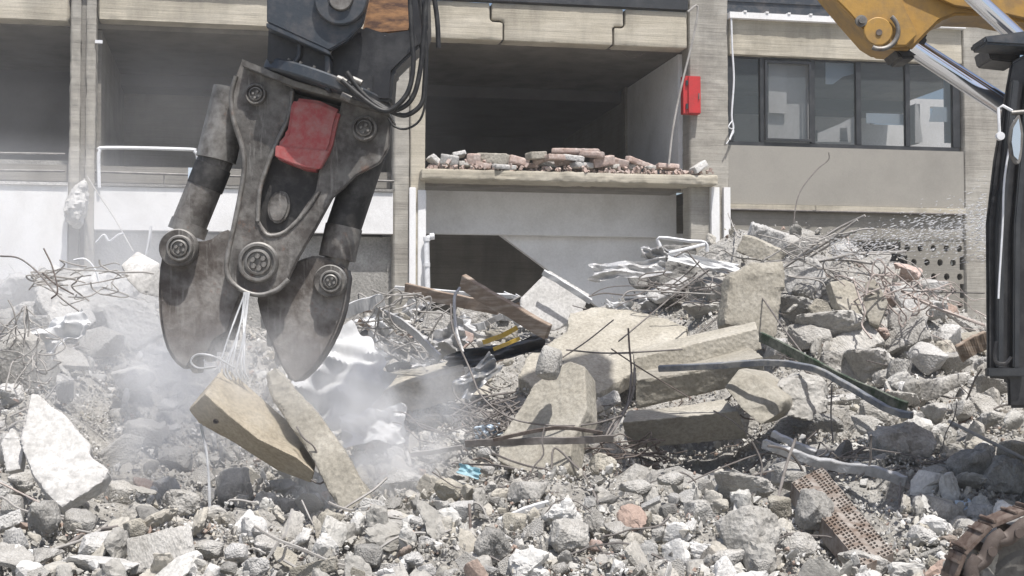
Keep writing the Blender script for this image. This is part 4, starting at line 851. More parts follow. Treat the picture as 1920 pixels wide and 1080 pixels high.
for (x0, y0, x1, y1), n, mt, lb in ZONES:
    zl_ = []
    for i in range(n):
        px, py = rnd.uniform(x0, x1), rnd.uniform(y0, y1); Y = min(surf_Y(px, py), 18.5)-rnd.uniform(.1, .5)
        p = at(px, py, Y); L = rnd.uniform(.35, 1.5)*(1.15 if py < 620 else .6); a = rnd.uniform(-.6, .6)+(math.pi if rnd.random() < .5 else 0)
        d = Vector((math.cos(a), rnd.uniform(-.35, .35), abs(math.sin(a))*rnd.choice((-.6, 1)))).normalized(); pts = [p]; curl = rnd.gauss(0, .14); dip = rnd.uniform(-.35, .1)
        for k_ in range(5):
            d = (Matrix.Rotation(curl+rnd.gauss(0, .32), 3, 'Y')@d); d.y += rnd.gauss(0, .12); d.z += dip*.3; d.normalize(); pts.append(pts[-1]+d*L/5)
        for q in pts:
            g = ground_z(q.x, q.y) if 8 < q.y < 20 else 0; q.z = min(max(q.z, g+.03), g+.6) if 8 < q.y < 20 else q.z
        bm = bmesh.new(); add_tube(bm, pts, rnd.choice((.005, .007, .010)), 5, None, 3)
        o = link('rebar', mesh_of(bm), mt, None, False, 60); o['category'] = 'rebar'
        e = pts[-1]-pts[0]; kd = ('long' if L > 1.05 else 'mid-length' if L > .65 else 'short')+' '+('steep' if abs(e.z) > .9*abs(e.x) else 'slanting' if abs(e.z) > .35*abs(e.x) else 'flat-lying')
        cx_, _ = toray(pts[2]); zl_.append((o, cx_, f'{kd} {lb}'))
    uniquify(zl_, lb)
# ---------------------------------------------------------------- sheets, planks, pipes
def crumple(name, label, cat, poly_c, w_px, h_px, Y, mat, rot=0, amp=.12, lean=.6, seed=1, th=.012, asp=None):
    bm = bmesh.new(); n = 34; s = MPP(Y); V = []
    for side in (0, 1):
        g = []
        for j in range(n+1):
            for i in range(n+1):
                u, v = i/n-.5, j/n-.5
                e = 1+.25*noise.noise(Vector((u*4, v*4, seed)))
                x, y = u*w_px*s*e, v*h_px*s*e
                z = amp*(noise.noise(Vector((u*3, v*3, seed*5)))*1.6+noise.noise(Vector((u*8+v*5, v*3, seed*9)))*.45)
                c, d = math.cos(R(rot)), math.sin(R(rot)); X, Zz = x*c-y*d, x*d+y*c
                g.append(bm.verts.new((X, lean*Zz+z+side*th, Zz-z*.3)))
        V.append(g)
    for side, g in enumerate(V):
        for j in range(n):
            for i in range(n):
                q = [g[j*(n+1)+i], g[j*(n+1)+i+1], g[(j+1)*(n+1)+i+1], g[(j+1)*(n+1)+i]]; bm.faces.new(q if side == 0 else q[::-1])
    rim = [i for i in range(n)]+[(j)*(n+1)+n for j in range(n)]+[n*(n+1)+n-i for i in range(n)]+[(n-j)*(n+1) for j in range(n)]
    for a, b in zip(rim, rim[1:]+rim[:1]): bm.faces.new([V[0][a], V[1][a], V[1][b], V[0][b]])
    c = at(poly_c[0], poly_c[1], Y)
    for v in bm.verts: v.co += c
    return tag(link(name, finish(bm), mat, None, False, 38), label, cat)
crumple('plastic_sheeting', 'crumpled white plastic sheeting spread right of the steel jaws', 'sheeting', (625, 712), 190, 150, 14.2, 'white_sheet', 40, .22, .5, 3)
crumple('plastic_sheeting', 'smaller white sheeting heap under the low tan beam', 'sheeting', (700, 800), 120, 60, 13.6, 'white_sheet', 5, .15, 1.0, 4)
crumple('metal_sheet', 'crumpled zinc sheet pointing left on the ridge', 'metal sheet', (1180, 505), 140, 34, 17, 'zinc_sheet', 4, .1, .8, 5)
crumple('metal_sheet', 'pale bent flashing sheet above the ridge near right pilaster', 'metal sheet', (1300, 490), 170, 22, 17.4, 'white_sheet', -12, .06, .8, 6)
crumple('metal_sheet', 'rolled zinc sheet at the left tip of ridge', 'metal sheet', (1228, 474), 50, 22, 17.2, 'zinc_sheet', -8, .08, .2, 7)
crumple('metal_sheet', 'dark glossy bent sheet in front of the flat tan slab', 'metal sheet', (930, 662), 190, 34, 15, 'dark_steel', 12, .1, .5, 8)
crumple('metal_sheet', 'bluish grey bent sheet standing right of the low tan beam', 'metal sheet', (895, 705), 90, 40, 14, 'blue_grey_metal', 40, .08, .2, 9)
crumple('metal_sheet', 'pale blue grey torn scrap left of leaning slab', 'metal sheet', (915, 808), 50, 24, 13, 'pale_blue', 10, .05, .4, 10)
crumple('plastic_scrap', 'bright blue plastic scrap lying in the centre rubble', 'plastic scrap', (880, 884), 40, 18, 11.6, 'blue_plastic', -15, .02, .8, 11)
crumple('plastic_scrap', 'pale blue glassy scrap near the rusty track', 'plastic scrap', (1793, 960), 62, 36, 10.4, 'pale_blue', 10, .02, .6, 12)
crumple('canvas_scrap', 'torn white canvas scrap at bottom below the rough beam', 'scrap', (705, 1010), 70, 44, 10, 'white_sheet', -35, .08, .4, 13)
crumple('metal_sheet', 'pale crumpled foil in the scrap behind low tan beam', 'metal sheet', (830, 640), 90, 50, 15.6, 'zinc_sheet', 20, .15, .4, 14)
crumple('metal_sheet', 'grey folded sheet in the scrap below the pilaster', 'metal sheet', (730, 640), 80, 40, 15.4, 'zinc_sheet', -30, .14, .4, 15)
crumple('metal_sheet', 'white torn sheet at far left beneath the ridge', 'metal sheet', (120, 620), 90, 60, 12.9, 'white_sheet', 35, .12, .4, 16)
strip('wooden_plank', 'brown wooden plank slanting down across the scrap', 'plank', [(866, 528, 14.8), (920, 560, 14.6), (1028, 622, 14.3)], .16, .07, 'wood')
strip('wooden_board', 'long pinkish board lying level below the white pilaster', 'plank', [(760, 542, 16.4), (850, 562, 16.2), (935, 578, 16)], .14, .05, 'wood')
strip('metal_rail', 'white rail lying above the pinkish board', 'rail', [(740, 540, 16.5), (850, 549, 16.4), (960, 556, 16.3)], .05, .05, 'white_sheet')
strip('metal_angle', 'pale angle bar slanting down right in the scrap', 'metal bar', [(700, 580, 15.2), (760, 610, 14.9), (825, 672, 14.5)], .09, .03, 'zinc_sheet')
strip('metal_angle', 'white bar slanting left beside the right jaw', 'metal bar', [(632, 590, 15), (680, 573, 15), (720, 562, 15)], .14, .03, 'white_sheet')
strip('flat_iron', 'long dark flat iron lying across the leaning slab', 'metal bar', [(872, 832, 11.9), (960, 828, 11.9), (1060, 826, 11.9), (1150, 822, 12)], .06, .02, 'grey_rebar')
strip('flat_iron', 'thin dark bar just above the long flat iron', 'metal bar', [(925, 825, 11.8), (1020, 805, 11.9), (1070, 803, 11.9), (1130, 812, 11.9)], .03, .02, 'dark_rust')
strip('window_rail', 'grey blue metal rail resting on the stacked tan beams', 'rail', [(1235, 691, 13.4), (1340, 686, 13.2), (1440, 680, 13), (1520, 690, 12.8), (1580, 718, 12.6), (1660, 765, 12.2), (1710, 780, 12)], .055, .05, 'blue_grey_metal')
strip('green_strip', 'dark green metal strip running down the right slope', 'metal strip', [(1425, 632, 14), (1500, 668, 13.5), (1580, 712, 13), (1700, 765, 12.5)], .10, .03, 'green_paint')
strip('foil_bar', 'shiny crumpled silver bar lower right of the block', 'metal bar', [(1432, 832, 11.6), (1500, 856, 11.4), (1560, 872, 11.3), (1640, 885, 11.1), (1700, 902, 11)], .075, .06, 'zinc_sheet')
strip('foil_bar', 'short silver bar above the long crumpled silver bar', 'metal bar', [(1448, 812, 11.8), (1490, 832, 11.7), (1530, 850, 11.6)], .05, .05, 'zinc_sheet')
strip('white_batten', 'short white batten lying in the centre gravel', 'batten', [(935, 977, 10.4), (985, 965, 10.5), (1028, 953, 10.6)], .04, .03, 'white_sheet')
strip('white_batten', 'pale long batten lying left of the leaning slab', 'batten', [(770, 852, 12.4), (820, 846, 12.4), (868, 838, 12.3)], .04, .03, 'dusty_rebar')
strip('yellow_tape', 'yellow striped strip in the scrap left of plank, upper one', 'tape strip', [(905, 642, 14.6), (940, 630, 14.6), (970, 614, 14.6)], .05, .012, 'yellow_tape')
strip('yellow_tape', 'yellow striped strip in the scrap left of plank, lower one', 'tape strip', [(925, 655, 14.5), (950, 645, 14.5), (975, 634, 14.5)], .04, .012, 'yellow_tape')
strip('wooden_board', 'short brown board at right edge beside the cab', 'plank', [(1798, 664, 13), (1825, 648, 13), (1852, 636, 13)], .17, .05, 'wood')
slab('leaning_door', 'white door panel leaning in front of the stair wall', [(975, 560), (1030, 505), (1108, 552), (1085, 600), (1040, 620), (975, 600)], 18.5, .06, 'white_render', .2, .3, cat='panel', amp=.004, voxel=.03, chips=.2)
strip('panel_frame', 'slim white moulding along the top of door panel', 'moulding', [(1018, 510, 18.3), (1060, 535, 18.3), (1108, 566, 18.3)], .07, .05, 'white_sheet')
bar('bed_frame', 'white bent tube frame on top of the ridge left', 'tube frame', [(1238, 462, 17), (1236, 446, 17), (1290, 452, 17), (1322, 455, 17), (1326, 472, 17)], .022, 'white_plastic', sm=3)
bar('bed_frame', 'short white tube across the bent tube frame', 'tube frame', [(1255, 474, 16.9), (1290, 466, 16.9), (1322, 458, 16.9)], .02, 'white_plastic', sm=0)
for i in range(26):
    px, py = rnd.uniform(655, 1010), rnd.uniform(560, 700); Y = surf_Y(px, py)-.15; L = rnd.uniform(40, 130); a = rnd.uniform(-.7, .7); mt, nm = rnd.choice([('zinc_sheet', 'zinc strip'), ('white_sheet', 'white strip'), ('wood', 'wooden lath'), ('dark_steel', 'dark metal strip')])
    o = strip('scrap_strip', None, 'scrap strip', [(px-L/2*math.cos(a), py-L/2*math.sin(a), Y), (px, py-4, Y-.05), (px+L/2*math.cos(a), py+L/2*math.sin(a), Y+rnd.uniform(-.3, .3))], rnd.uniform(.03, .11), .02, mt)
    o['tmp'] = nm; o['px'] = px
SS = [o for o in bpy.data.objects if o.get('tmp')]
uniquify([(o, o['px'], f"{o['tmp']} in the scrap heap right of the right jaw") for o in SS], 'scrap strips in the heap')
for o in SS: del o['tmp']; del o['px']
for i, (x, y, w_, h_, m_, a) in enumerate([(690, 610, 60, 36, 'white_sheet', 20), (780, 585, 50, 34, 'zinc_sheet', -30), (860, 620, 60, 36, 'white_sheet', 40), (800, 680, 60, 30, 'zinc_sheet', 10), (985, 600, 44, 30, 'white_sheet', -20), (700, 665, 54, 32, 'white_sheet', 0), (1230, 560, 70, 28, 'zinc_sheet', 12), (1160, 575, 50, 20, 'white_sheet', -5)]):
    crumple('metal_sheet', ['white torn', 'small grey', 'bent white', 'low grey', 'pale leaning', 'lowest white', 'grey ridge', 'white ridge'][i]+' sheet scrap '+['right of the steel jaw', 'under the pinkish board', 'under the wooden plank', 'above the low tan beam', 'left of the leaning door', 'at the edge of the dust', 'behind the flat tan slab', 'at top of the flat slab'][i], 'metal sheet', (x, y), w_, h_, surf_Y(x, y+10)-.1, m_, a, .09, .4, 30+i)
# reinforcing grid left of the leaning slab
bm = bmesh.new()
for i in range(9):
    t = i/8; a = at(855+85*t, 780-30*t, 13.3); b = at(895+80*t, 832-40*t, 12.9)
    add_tube(bm, [a, (a+b)/2+Vector((rnd.gauss(0, .02), 0, rnd.gauss(0, .02))), b], .011, 5, None, 4)
for i in range(6):
    t = i/5; a = at(845+45*t, 780+55*t, 13.3-.4*t); b = at(965+25*t, 735+45*t, 13.3-.4*t)
    add_tube(bm, [a, (a+b)/2+Vector((0, 0, rnd.gauss(0, .03))), b], .011, 5, None, 4)
tag(link('rebar_grid', mesh_of(bm), 'grey_rebar', None, False, 60), 'bent reinforcing mesh left of the tall leaning slab', 'rebar mesh')
def tangle(px, py, wpx, hpx, Y, n, mat, label, r=.009, seed=1):
    rr = random.Random(seed); s = MPP(Y); bm = bmesh.new(); c = at(px, py, Y)
    for i in range(n):
        pts = []; p = Vector((rr.gauss(0, .28), rr.gauss(0, .25), rr.gauss(0, .28))); d = Vector((rr.gauss(0, 1), rr.gauss(0, .6), rr.gauss(0, .7))).normalized()
        ax = Vector((rr.gauss(0, 1), rr.gauss(0, 1), rr.gauss(0, 1))).normalized()
        for k_ in range(8):
            pts.append(c+Vector((p.x*wpx*s, p.y*wpx*s*.6, p.z*hpx*s))); p = p+d*.13; d = (Matrix.Rotation(rr.gauss(.3, .3), 3, ax)@d).normalized()
            if p.length > .62: d = (d-p.normalized()*1.2).normalized()
        add_tube(bm, pts, r*rr.uniform(.6, 1.1), 5, None, 3)
    tag(link('wire_tangle', mesh_of(bm), mat, None, False, 60), label, 'wire tangle')
tangle(1300, 525, 150, 90, 16.6, 15, 'grey_rebar', 'grey wire tangle heaped on the ridge beside zinc sheet', .010, 2)
tangle(1555, 480, 190, 90, 16.4, 18, 'dusty_rebar', 'largest pale wire tangle on the ridge below window', .011, 3)
tangle(1640, 560, 120, 110, 15.8, 13, 'pink_rebar', 'pinkish wire tangle around the smooth tan panels', .010, 4)
tangle(1715, 560, 120, 80, 15.9, 16, 'pink_rebar', 'pinkish wire tangle at the right shoulder', .010, 5)
tangle(740, 610, 150, 120, 15.0, 24, 'dusty_rebar', 'pale wire tangle right of the right jaw', .010, 6)
tangle(45, 660, 110, 130, 12.6, 28, 'dusty_rebar', 'pale wire wrapped round the lump at left edge', .008, 7)
tangle(920, 790, 130, 70, 12.9, 20, 'grey_rebar', 'dark wire tangle left of the leaning slab', .009, 8)
tangle(1165, 860, 150, 80, 12.4, 22, 'dark_rust', 'dark rusty wire tangle in the hollow under the beams', .008, 9)
tangle(1560, 870, 130, 60, 11.6, 14, 'grey_rebar', 'grey wire tangle above the hollow clay panel', .008, 10)
tangle(150, 530, 150, 70, 14.5, 20, 'dusty_rebar', 'pale wire tangle on left ridge below broken column', .009, 11)
# snagged plaster hanging on the left column
bm = bmesh.new(); add_loft(bm, [[world_of(BP(x, y, -.15)) for x, y in ((160, 332), (166, 345), (165, 402), (150, 430), (128, 425), (118, 385), (135, 350))], [world_of(BP(x, y, -.6)) for x, y in ((160, 340), (163, 350), (160, 395), (148, 415), (132, 410), (126, 385), (140, 360))]])
bmesh.ops.recalc_face_normals(bm, faces=bm.faces)
tag(link('torn_plaster', roughen(mesh_of(bm), .035, .07, 2.5, 1.2, 3), 'pale_concrete', None, False, 30), 'ragged white plaster lump snagged on the left column', 'plaster')
# ---------------------------------------------------------------- the pulverizer
PY = 12.0
pv = thing('demolition_crusher', 'dusty steel concrete crusher with two jaws hanging at left', 'crusher', at(480, 560, PY))
def zp_(L): return [(260+a/1.928, b/1.928) for a, b in L]
body = zp_([(372, 218), (352, 275), (335, 345), (342, 430), (372, 525), (382, 600), (368, 700), (342, 830), (318, 950), (330, 1012), (380, 1052), (440, 1066), (500, 1048), (542, 1010), (578, 930), (640, 825), (700, 715), (790, 632), (870, 590), (905, 535), (912, 440), (895, 405), (720, 352), (560, 308)])
plate('rear_plate', body, PY+.42, PY+.50, 'dusty_steel', pv, .012)
inner = [((x-485)*.9+487, (y-300)*.9+300) for x, y in body]
plate('body', inner, PY+.06, PY+.43, 'soot_steel', pv, .02)
# front plate split round the central pocket
left_arm = zp_([(372, 218), (352, 275), (335, 345), (342, 430), (372, 525), (382, 600), (368, 700), (342, 830), (318, 950), (330, 1012), (380, 1052), (440, 1066), (500, 1048), (542, 1010), (578, 930), (640, 825), (700, 715), (790, 632), (870, 590), (905, 535), (912, 440), (895, 405), (735, 356), (712, 470), (655, 600), (640, 690), (570, 790), (520, 838), (465, 842), (432, 800), (440, 690), (468, 600), (500, 520), (545, 420), (560, 312)])
plate('front_plate', left_arm, PY-.02, PY+.06, 'dusty_steel', pv, .012)
rim = zp_([(430, 800), (438, 690), (466, 600), (500, 515), (543, 420), (556, 330)])
tube('weld_rib', [at(x, y, PY-.03) for x, y in rim], .02, 'worn_steel', pv, 8, 4)
rim2 = zp_([(352, 275), (335, 345), (342, 430), (372, 525), (382, 600), (368, 700), (342, 830), (318, 950), (330, 1012), (380, 1052), (440, 1066), (500, 1048), (542, 1010)])
tube('weld_rib', [at(x, y, PY-.02) for x, y in rim2], .022, 'worn_steel', pv, 8, 4)
rim3 = zp_([(430, 800), (465, 850), (530, 838), (600, 770), (655, 690)])
tube('weld_rib', [at(x, y, PY-.02) for x, y in rim3], .018, 'dusty_steel', pv, 8, 4)
plate('recess_hub', [(q.x, q.y) for q in smooth_path([(x, y, 0) for x, y in zp_([(470, 720), (500, 690), (535, 700), (545, 750), (520, 800), (480, 800), (465, 760), (470, 720)])], 4)][:-1], PY-.0, PY+.1, 'dusty_steel', pv, .02)
cov = plate('red_cover', zp_([(565, 352), (650, 362), (730, 398), (715, 450), (700, 520), (685, 560), (650, 618), (600, 612), (545, 592), (490, 568), (500, 520), (535, 480), (545, 420), (550, 380)]), PY-.10, PY+.12, 'faded_red', pv, .03)
plate('cover_lip', zp_([(495, 525), (690, 545), (655, 612), (600, 606), (545, 588), (492, 566)]), PY-.115, PY-.095, 'faded_red', cov, .008)
plate('top_plate', zp_([(372, 212), (395, 222), (560, 290), (720, 338), (905, 398), (905, 412), (720, 356), (560, 312), (372, 238)]), PY-.16, PY+.55, 'worn_steel', pv, .006)
def boss(px, py, r, mat='worn_steel', Y=PY-.02, bolts=6, parent=pv, name='pivot_pin'):
    p = disc(name, px, py, Y, r, mat, parent, .05, [(1, 0), (1, .04), (.92, .055), (.80, .055), (.76, .03), (.66, .03), (.62, .06), (.52, .065), (.50, .045), (.02, .045)])
    for k_ in range(bolts):
        a = 2*math.pi*k_/bolts+.4; rr = r*.30
        disc('bolt', px+rr*math.cos(a), py+rr*math.sin(a), Y-.04, max(2.2, r*.13), 'dusty_steel', p, .03, seg=8)
    return p
boss(485, 492, 38); boss(481, 178, 20, 'dusty_steel', bolts=4); boss(684, 242, 24, 'dusty_steel', bolts=4)
# hydraulic cylinders
def cyl(name, p0, p1, rpx, Y, mat, parent=pv, seg=28, r1=None): 
    return tube(name, [at(p0[0], p0[1], Y), at(p1[0], p1[1], Y)], rpx*MPP(Y), mat, parent, seg, r1=(r1*MPP(Y) if r1 else None))
lc = cyl('cylinder_guard', (436, 168), (405, 300), 36, PY+.22, 'worn_steel', r1=38)
cyl('cylinder_barrel', (410, 285), (352, 428), 33, PY+.22, 'dusty_steel')
cyl('cylinder_shadow_band', (400, 312), (384, 352), 34.5, PY+.22, 'soot_steel')  # dark sleeve drawing the guard's shadow on the barrel
cyl('cylinder_head', (357, 418), (349, 438), 36, PY+.22, 'worn_steel')
cyl('cylinder_rod', (350, 430), (340, 468), 22, PY+.22, 'dusty_steel')
cyl('cylinder_barrel', (690, 290), (640, 440), 33, PY+.26, 'soot_steel')
cyl('cylinder_head', (645, 425), (632, 485), 35, PY+.26, 'dusty_steel')
cyl('cylinder_rod', (634, 480), (622, 520), 24, PY+.26, 'dusty_steel')
# jaws
def jaw(poly, Y0, Y1, label):
    return plate('jaw', poly, Y0, Y1, 'jaw_steel', pv, .03, curve=2)
jl = jaw([(310, 452), (299, 500), (296, 560), (300, 610), (312, 655), (330, 682), (352, 694), (362, 676), (392, 664), (404, 640), (428, 625), (440, 592), (452, 560), (470, 520), (470, 470), (432, 428), (395, 448), (370, 452), (340, 446)], PY+.12, PY+.46, 'l')
jr = jaw([(540, 500), (590, 478), (648, 500), (650, 540), (644, 580), (630, 622), (606, 667), (582, 697), (556, 718), (541, 707), (524, 680), (511, 649), (495, 610), (482, 563), (490, 530)], PY+.14, PY+.48, 'r')
for jw, tp in ((jl, [(360, 690), (385, 668), (404, 650), (428, 628)]), (jr, [(550, 704), (527, 674), (511, 640), (500, 606)])):
    for x, y in tp:
        s_ = 1 if jw is jl else -1
        plate('tooth', [(x-12, y-14), (x+12, y-14), (x+6*s_+5, y+10), (x+6*s_-5, y+10)], PY+.17, PY+.41, 'worn_steel', jw, .008)
boss(338, 466, 25, Y=PY+.02, bolts=4); disc('pin_lug', 338, 466, PY+.12, 36, 'dusty_steel', pv, .1); 
boss(621, 528, 21, Y=PY+.04, bolts=4); disc('pin_lug', 621, 528, PY+.14, 31, 'dusty_steel', pv, .1)
# rotator ring and bracket
def ring(name, c0, c1, rad, Y, mat, parent, seg=44, prof=((0, 1), (1, 1))):
    a = at(c0[0], c0[1], Y); b = at(c1[0], c1[1], Y); ax = (b-a).normalized(); u = Vector((0, 1, 0)); v = ax.cross(u).normalized(); bm = bmesh.new()
    add_loft(bm, [[a.lerp(b, t)+(u*math.cos(2*math.pi*k/seg)*.95+v*math.sin(2*math.pi*k/seg))*rad*f*MPP(Y) for k in range(seg)] for t, f in prof])
    return link(name, finish(bm), mat, parent, False, 35)
YC = PY+.15
rt = ring('rotator_ring', (609, 176), (617, 154), 124, YC, 'dark_steel', pv, prof=((0, .97), (.15, 1), (.85, 1), (1, .97)))
for k_ in range(14):
    a = math.pi+k_*math.pi/13; c = at(616, 156, YC); ax = (at(617, 154, YC)-at(609, 176, YC)).normalized(); v = ax.cross(Vector((0, 1, 0))).normalized()
    p = c+(Vector((0, 1, 0))*math.sin(a)*.95+v*math.cos(a))*116*MPP(YC)
    tube('bolt', [p, p+ax*.03], .014, 'worn_steel', rt, 6)
plate('swivel_body', [(503, 50), (618, 100), (614, 170), (598, 164), (500, 116)], PY-.2, PY+.4, 'black_paint', pv, .02)
hs = plate('swivel_housing', [(616, 100), (680, 48), (722, 62), (765, 56), (782, 60), (790, 84), (738, 134), (734, 190), (690, 188), (616, 172)], PY-.12, PY+.25, 'black_paint', pv, .025)
plate('hose_port', [(642, 122), (700, 140), (698, 172), (650, 160)], PY-.14, PY-.123, 'black_paint', hs, .006)
plate('stiffener', [(609, 102), (618, 106), (618, 170), (609, 168)], PY-.32, PY-.1, 'dark_steel', pv, .006)
tube('stiffener', [at(x, y, PY-.24) for x, y in ((562, 84), (560, 105), (548, 122), (534, 130))], .02, 'dark_steel', pv, 8, 5)
br = plate('bracket_plate', [(500, -30), (500, 42), (616, 95), (650, 76), (680, 44), (690, 0), (690, -30)], PY-.34, PY-.26, 'dark_steel', pv, .012)
plate('bracket_plate', [(520, -30), (520, 42), (616, 90), (650, 76), (680, 44), (690, 0), (690, -30)], PY+.3, PY+.38, 'dark_steel', pv, .012)
plate('flange_lip', [(499, 42), (617, 95), (619, 103), (499, 51)], PY-.38, PY+.0, 'dark_steel', pv, .006)
disc('bracket_eye', 640, 0, PY-.345, 50, 'dark_steel', pv, .06, [(1, 0), (1, .05), (.95, .06), (.5, .06), (.48, .03), (.02, .03)])
disc('link_pin', 640, 0, PY-.39, 22, 'worn_steel', pv, .05)
# hoses
HS = [[(768, -20), (772, 60), (775, 120), (766, 170), (742, 200), (720, 208), (690, 192), (640, 150)], [(800, -20), (795, 60), (788, 130), (775, 180), (752, 203), (720, 205), (680, 175), (650, 135)],
      [(785, -20), (798, 80), (796, 160), (790, 195), (765, 215), (740, 212), (700, 190), (655, 165)], [(812, -20), (820, 40), (822, 90)], [(798, 160), (796, 200), (785, 228), (760, 242), (738, 236), (728, 222)], [(545, 130), (555, 118), (560, 95)]]
for i, h in enumerate(HS): tube('hose', [at(x, y, PY-.42+.05*i) for x, y in h], .021 if i < 4 else .010, 'rubber', pv, 10, 6)
for x, y in ((668, 152), (668, 168), (640, 150), (648, 182)): cyl('hose_coupling', (x-8, y-3), (x+10, y+5), 7, PY-.35, 'worn_steel')
# ---------------------------------------------------------------- the excavator whose boom carries it
EX = thing('excavator', 'yellow tracked excavator with black cab, cut off at right edge', 'excavator', (4.6, 10.0, .2))
boomp = [(1500, -60), (1545, 0), (1580, 42), (1622, 90), (1648, 106), (1695, 110), (1722, 82), (1748, 56), (1780, 44), (1850, 46), (1930, 62), (2010, 130), (2200, 380), (2300, 520), (2380, 480), (2300, 250), (2150, -20), (2000, -150), (1800, -320), (1660, -620), (1620, -1250), (1560, -1300), (1490, -1250), (1480, -700), (1440, -300)]
boomp = [(x+14, y-16) for x, y in boomp]
bo = plate('boom', boomp, 10.35, 10.75, 'yellow_paint', EX, .02)
plate('boom_plate', [(1548, -20), (1592, 24), (1634, 72), (1660, 86), (1700, 86), (1722, 64), (1700, 20), (1680, -30)], 10.28, 10.347, 'yellow_paint', bo, .01)
disc('bolt', 1614, 40, 10.27, 11, 'worn_steel', bo, .04, [(1, 0), (1, .02), (.6, .022), (.6, .05), (.02, .05)])
bm = bmesh.new(); add_tube(bm, [at(1650+34*math.cos(a), 58+34*math.sin(a)*-1, 10.25) for a in np.linspace(-2.0, .9, 22)], .018, 8)
link('pin_collar', mesh_of(bm), 'worn_steel', bo, False, 50)
disc('pin_boss', 1645, 60, 10.28, 27, 'yellow_paint', bo, .03); disc('pin_hole', 1648, 61, 10.25, 6, 'dark_rust', bo, .01)
plate('rod_clevis', [(1690, 60), (1728, 40), (1742, 70), (1720, 108), (1690, 110), (1676, 90)], 10.40, 10.75, 'soot_steel', bo, .02)
cyl('boom_cylinder_rod', (1708, 88), (1905, 218), 17, 10.45, 'chrome', EX); cyl('boom_cylinder_rod', (1715, 86), (1912, 212), 16, 10.9, 'chrome', EX)
cyl('boom_cylinder', (1892, 205), (2150, 400), 27, 10.45, 'yellow_paint', EX)
tube('grease_line', [at(1722, 88, 10.9), at(1800, 128, 10.95), at(1890, 195, 10.95)], .03, 'rust_orange', EX)
cyl('arm_cylinder_rod', (1800, -30), (1910, 72), 17, 10.1, 'chrome', EX)
plate('boom_flange', [(1700, -30), (1850, -30), (1930, 20), (1930, 36), (1880, 24), (1790, 10)], 10.30, 10.345, 'yellow_paint', EX, .005)
stk = plate('arm', [(676, 70), (770, 62), (800, -40), (960, -330), (1560, -1200), (1540, -1320), (1420, -1200), (820, -330), (700, -40)], PY+.0, PY+.42, 'rust_orange', EX, .03)
plate('arm_end', [(772, -60), (800, -60), (803, 50), (790, 96), (768, 66)], PY-.04, PY+.46, 'black_paint', EX, .02)
plate('arm_link', [(1480, -1180), (1600, -1180), (1600, -1300), (1480, -1300)], 10.6, 12.4, 'yellow_paint', EX, .02)
co_ = [(1894, 118), (1925, 100), (2400, 100), (2440, 760), (1890, 765), (1888, 712), (1850, 708), (1848, 420), (1862, 300)]
bm = bmesh.new(); add_loft(bm, [[at(x, y, 9.4) for x, y in co_], [at(x, y, 9.5) for x, y in co_], [at(x+(12 if x < 1900 else 0), y, 10.9) for x, y in co_]]); cab = link('cab', finish(bm, .02), 'black_paint', EX, False, 35)
plate('cab_roof', [(1845, 68), (1920, 58), (2440, 50), (2440, 100), (1920, 86), (1848, 82)], 9.3, 9.6, 'dark_steel', cab, .015)
plate('roof_lamp_bracket', [(1852, 88), (1915, 92), (1912, 118), (1858, 112)], 9.6, 9.9, 'black_paint', cab, .01)
plate('door_frame', [(1898, 150), (1912, 150), (1884, 420), (1882, 690), (1870, 690), (1870, 420)], 9.34, 9.4, 'dark_frame', cab, .008)
plate('door_frame', [(1925, 150), (1938, 150), (1914, 420), (1912, 690), (1900, 690), (1902, 420)], 9.34, 9.4, 'dark_frame', cab, .008)
plate('door_sill', [(1852, 690), (1925, 690), (1925, 706), (1852, 706)], 9.33, 9.39, 'dark_frame', cab, .006)
tube('grab_rail', [at(x, y, 9.3) for x, y in ((1902, 225), (1884, 330), (1880, 420), (1874, 520), (1872, 560))], .007, 'white_plastic', cab, 6, 4)
tube('cab_handle', [at(x, y, 9.25) for x, y in ((1868, 640), (1866, 676), (1884, 682), (1896, 670))], .012, 'black_paint', cab, 6, 4)
tube('mirror_arm', [at(x, y, 9.2) for x, y in ((1898, 208), (1880, 198), (1872, 203), (1874, 250))], .010, 'white_plastic', cab, 6)
disc('arm_knob', 1874, 256, 9.2, 8, 'white_plastic', cab, .03); tube('mirror_arm', [at(1896, 212, 9.2), at(1922, 210, 9.2)], .016, 'worn_steel', cab, 8)
mi = plate('mirror', [(q.x, q.y) for q in smooth_path([(1912, 214, 0), (1898, 235, 0), (1893, 265, 0), (1898, 295, 0), (1910, 308, 0), (1916, 290, 0), (1919, 250, 0), (1912, 214, 0)], 4)][:-1], 9.15, 9.19, 'worn_steel', cab, .006)
plate('mirror_glass', [(1910, 222), (1900, 240), (1897, 266), (1901, 292), (1909, 300), (1913, 280), (1914, 250)], 9.135, 9.148, 'chrome', mi, 0)
plate('house', [(2440, 200), (3100, 200), (3150, 760), (2440, 770)], 9.3, 12.2, 'yellow_paint', EX, .05)
plate('counterweight', [(3150, 260), (3400, 260), (3420, 740), (3150, 760)], 9.3, 12.2, 'dark_steel', EX, .05)
plate('undercarriage', [(2520, 800), (2900, 800), (2900, 900), (2520, 900)], 9.0, 12, 'soot_steel', EX, .02)
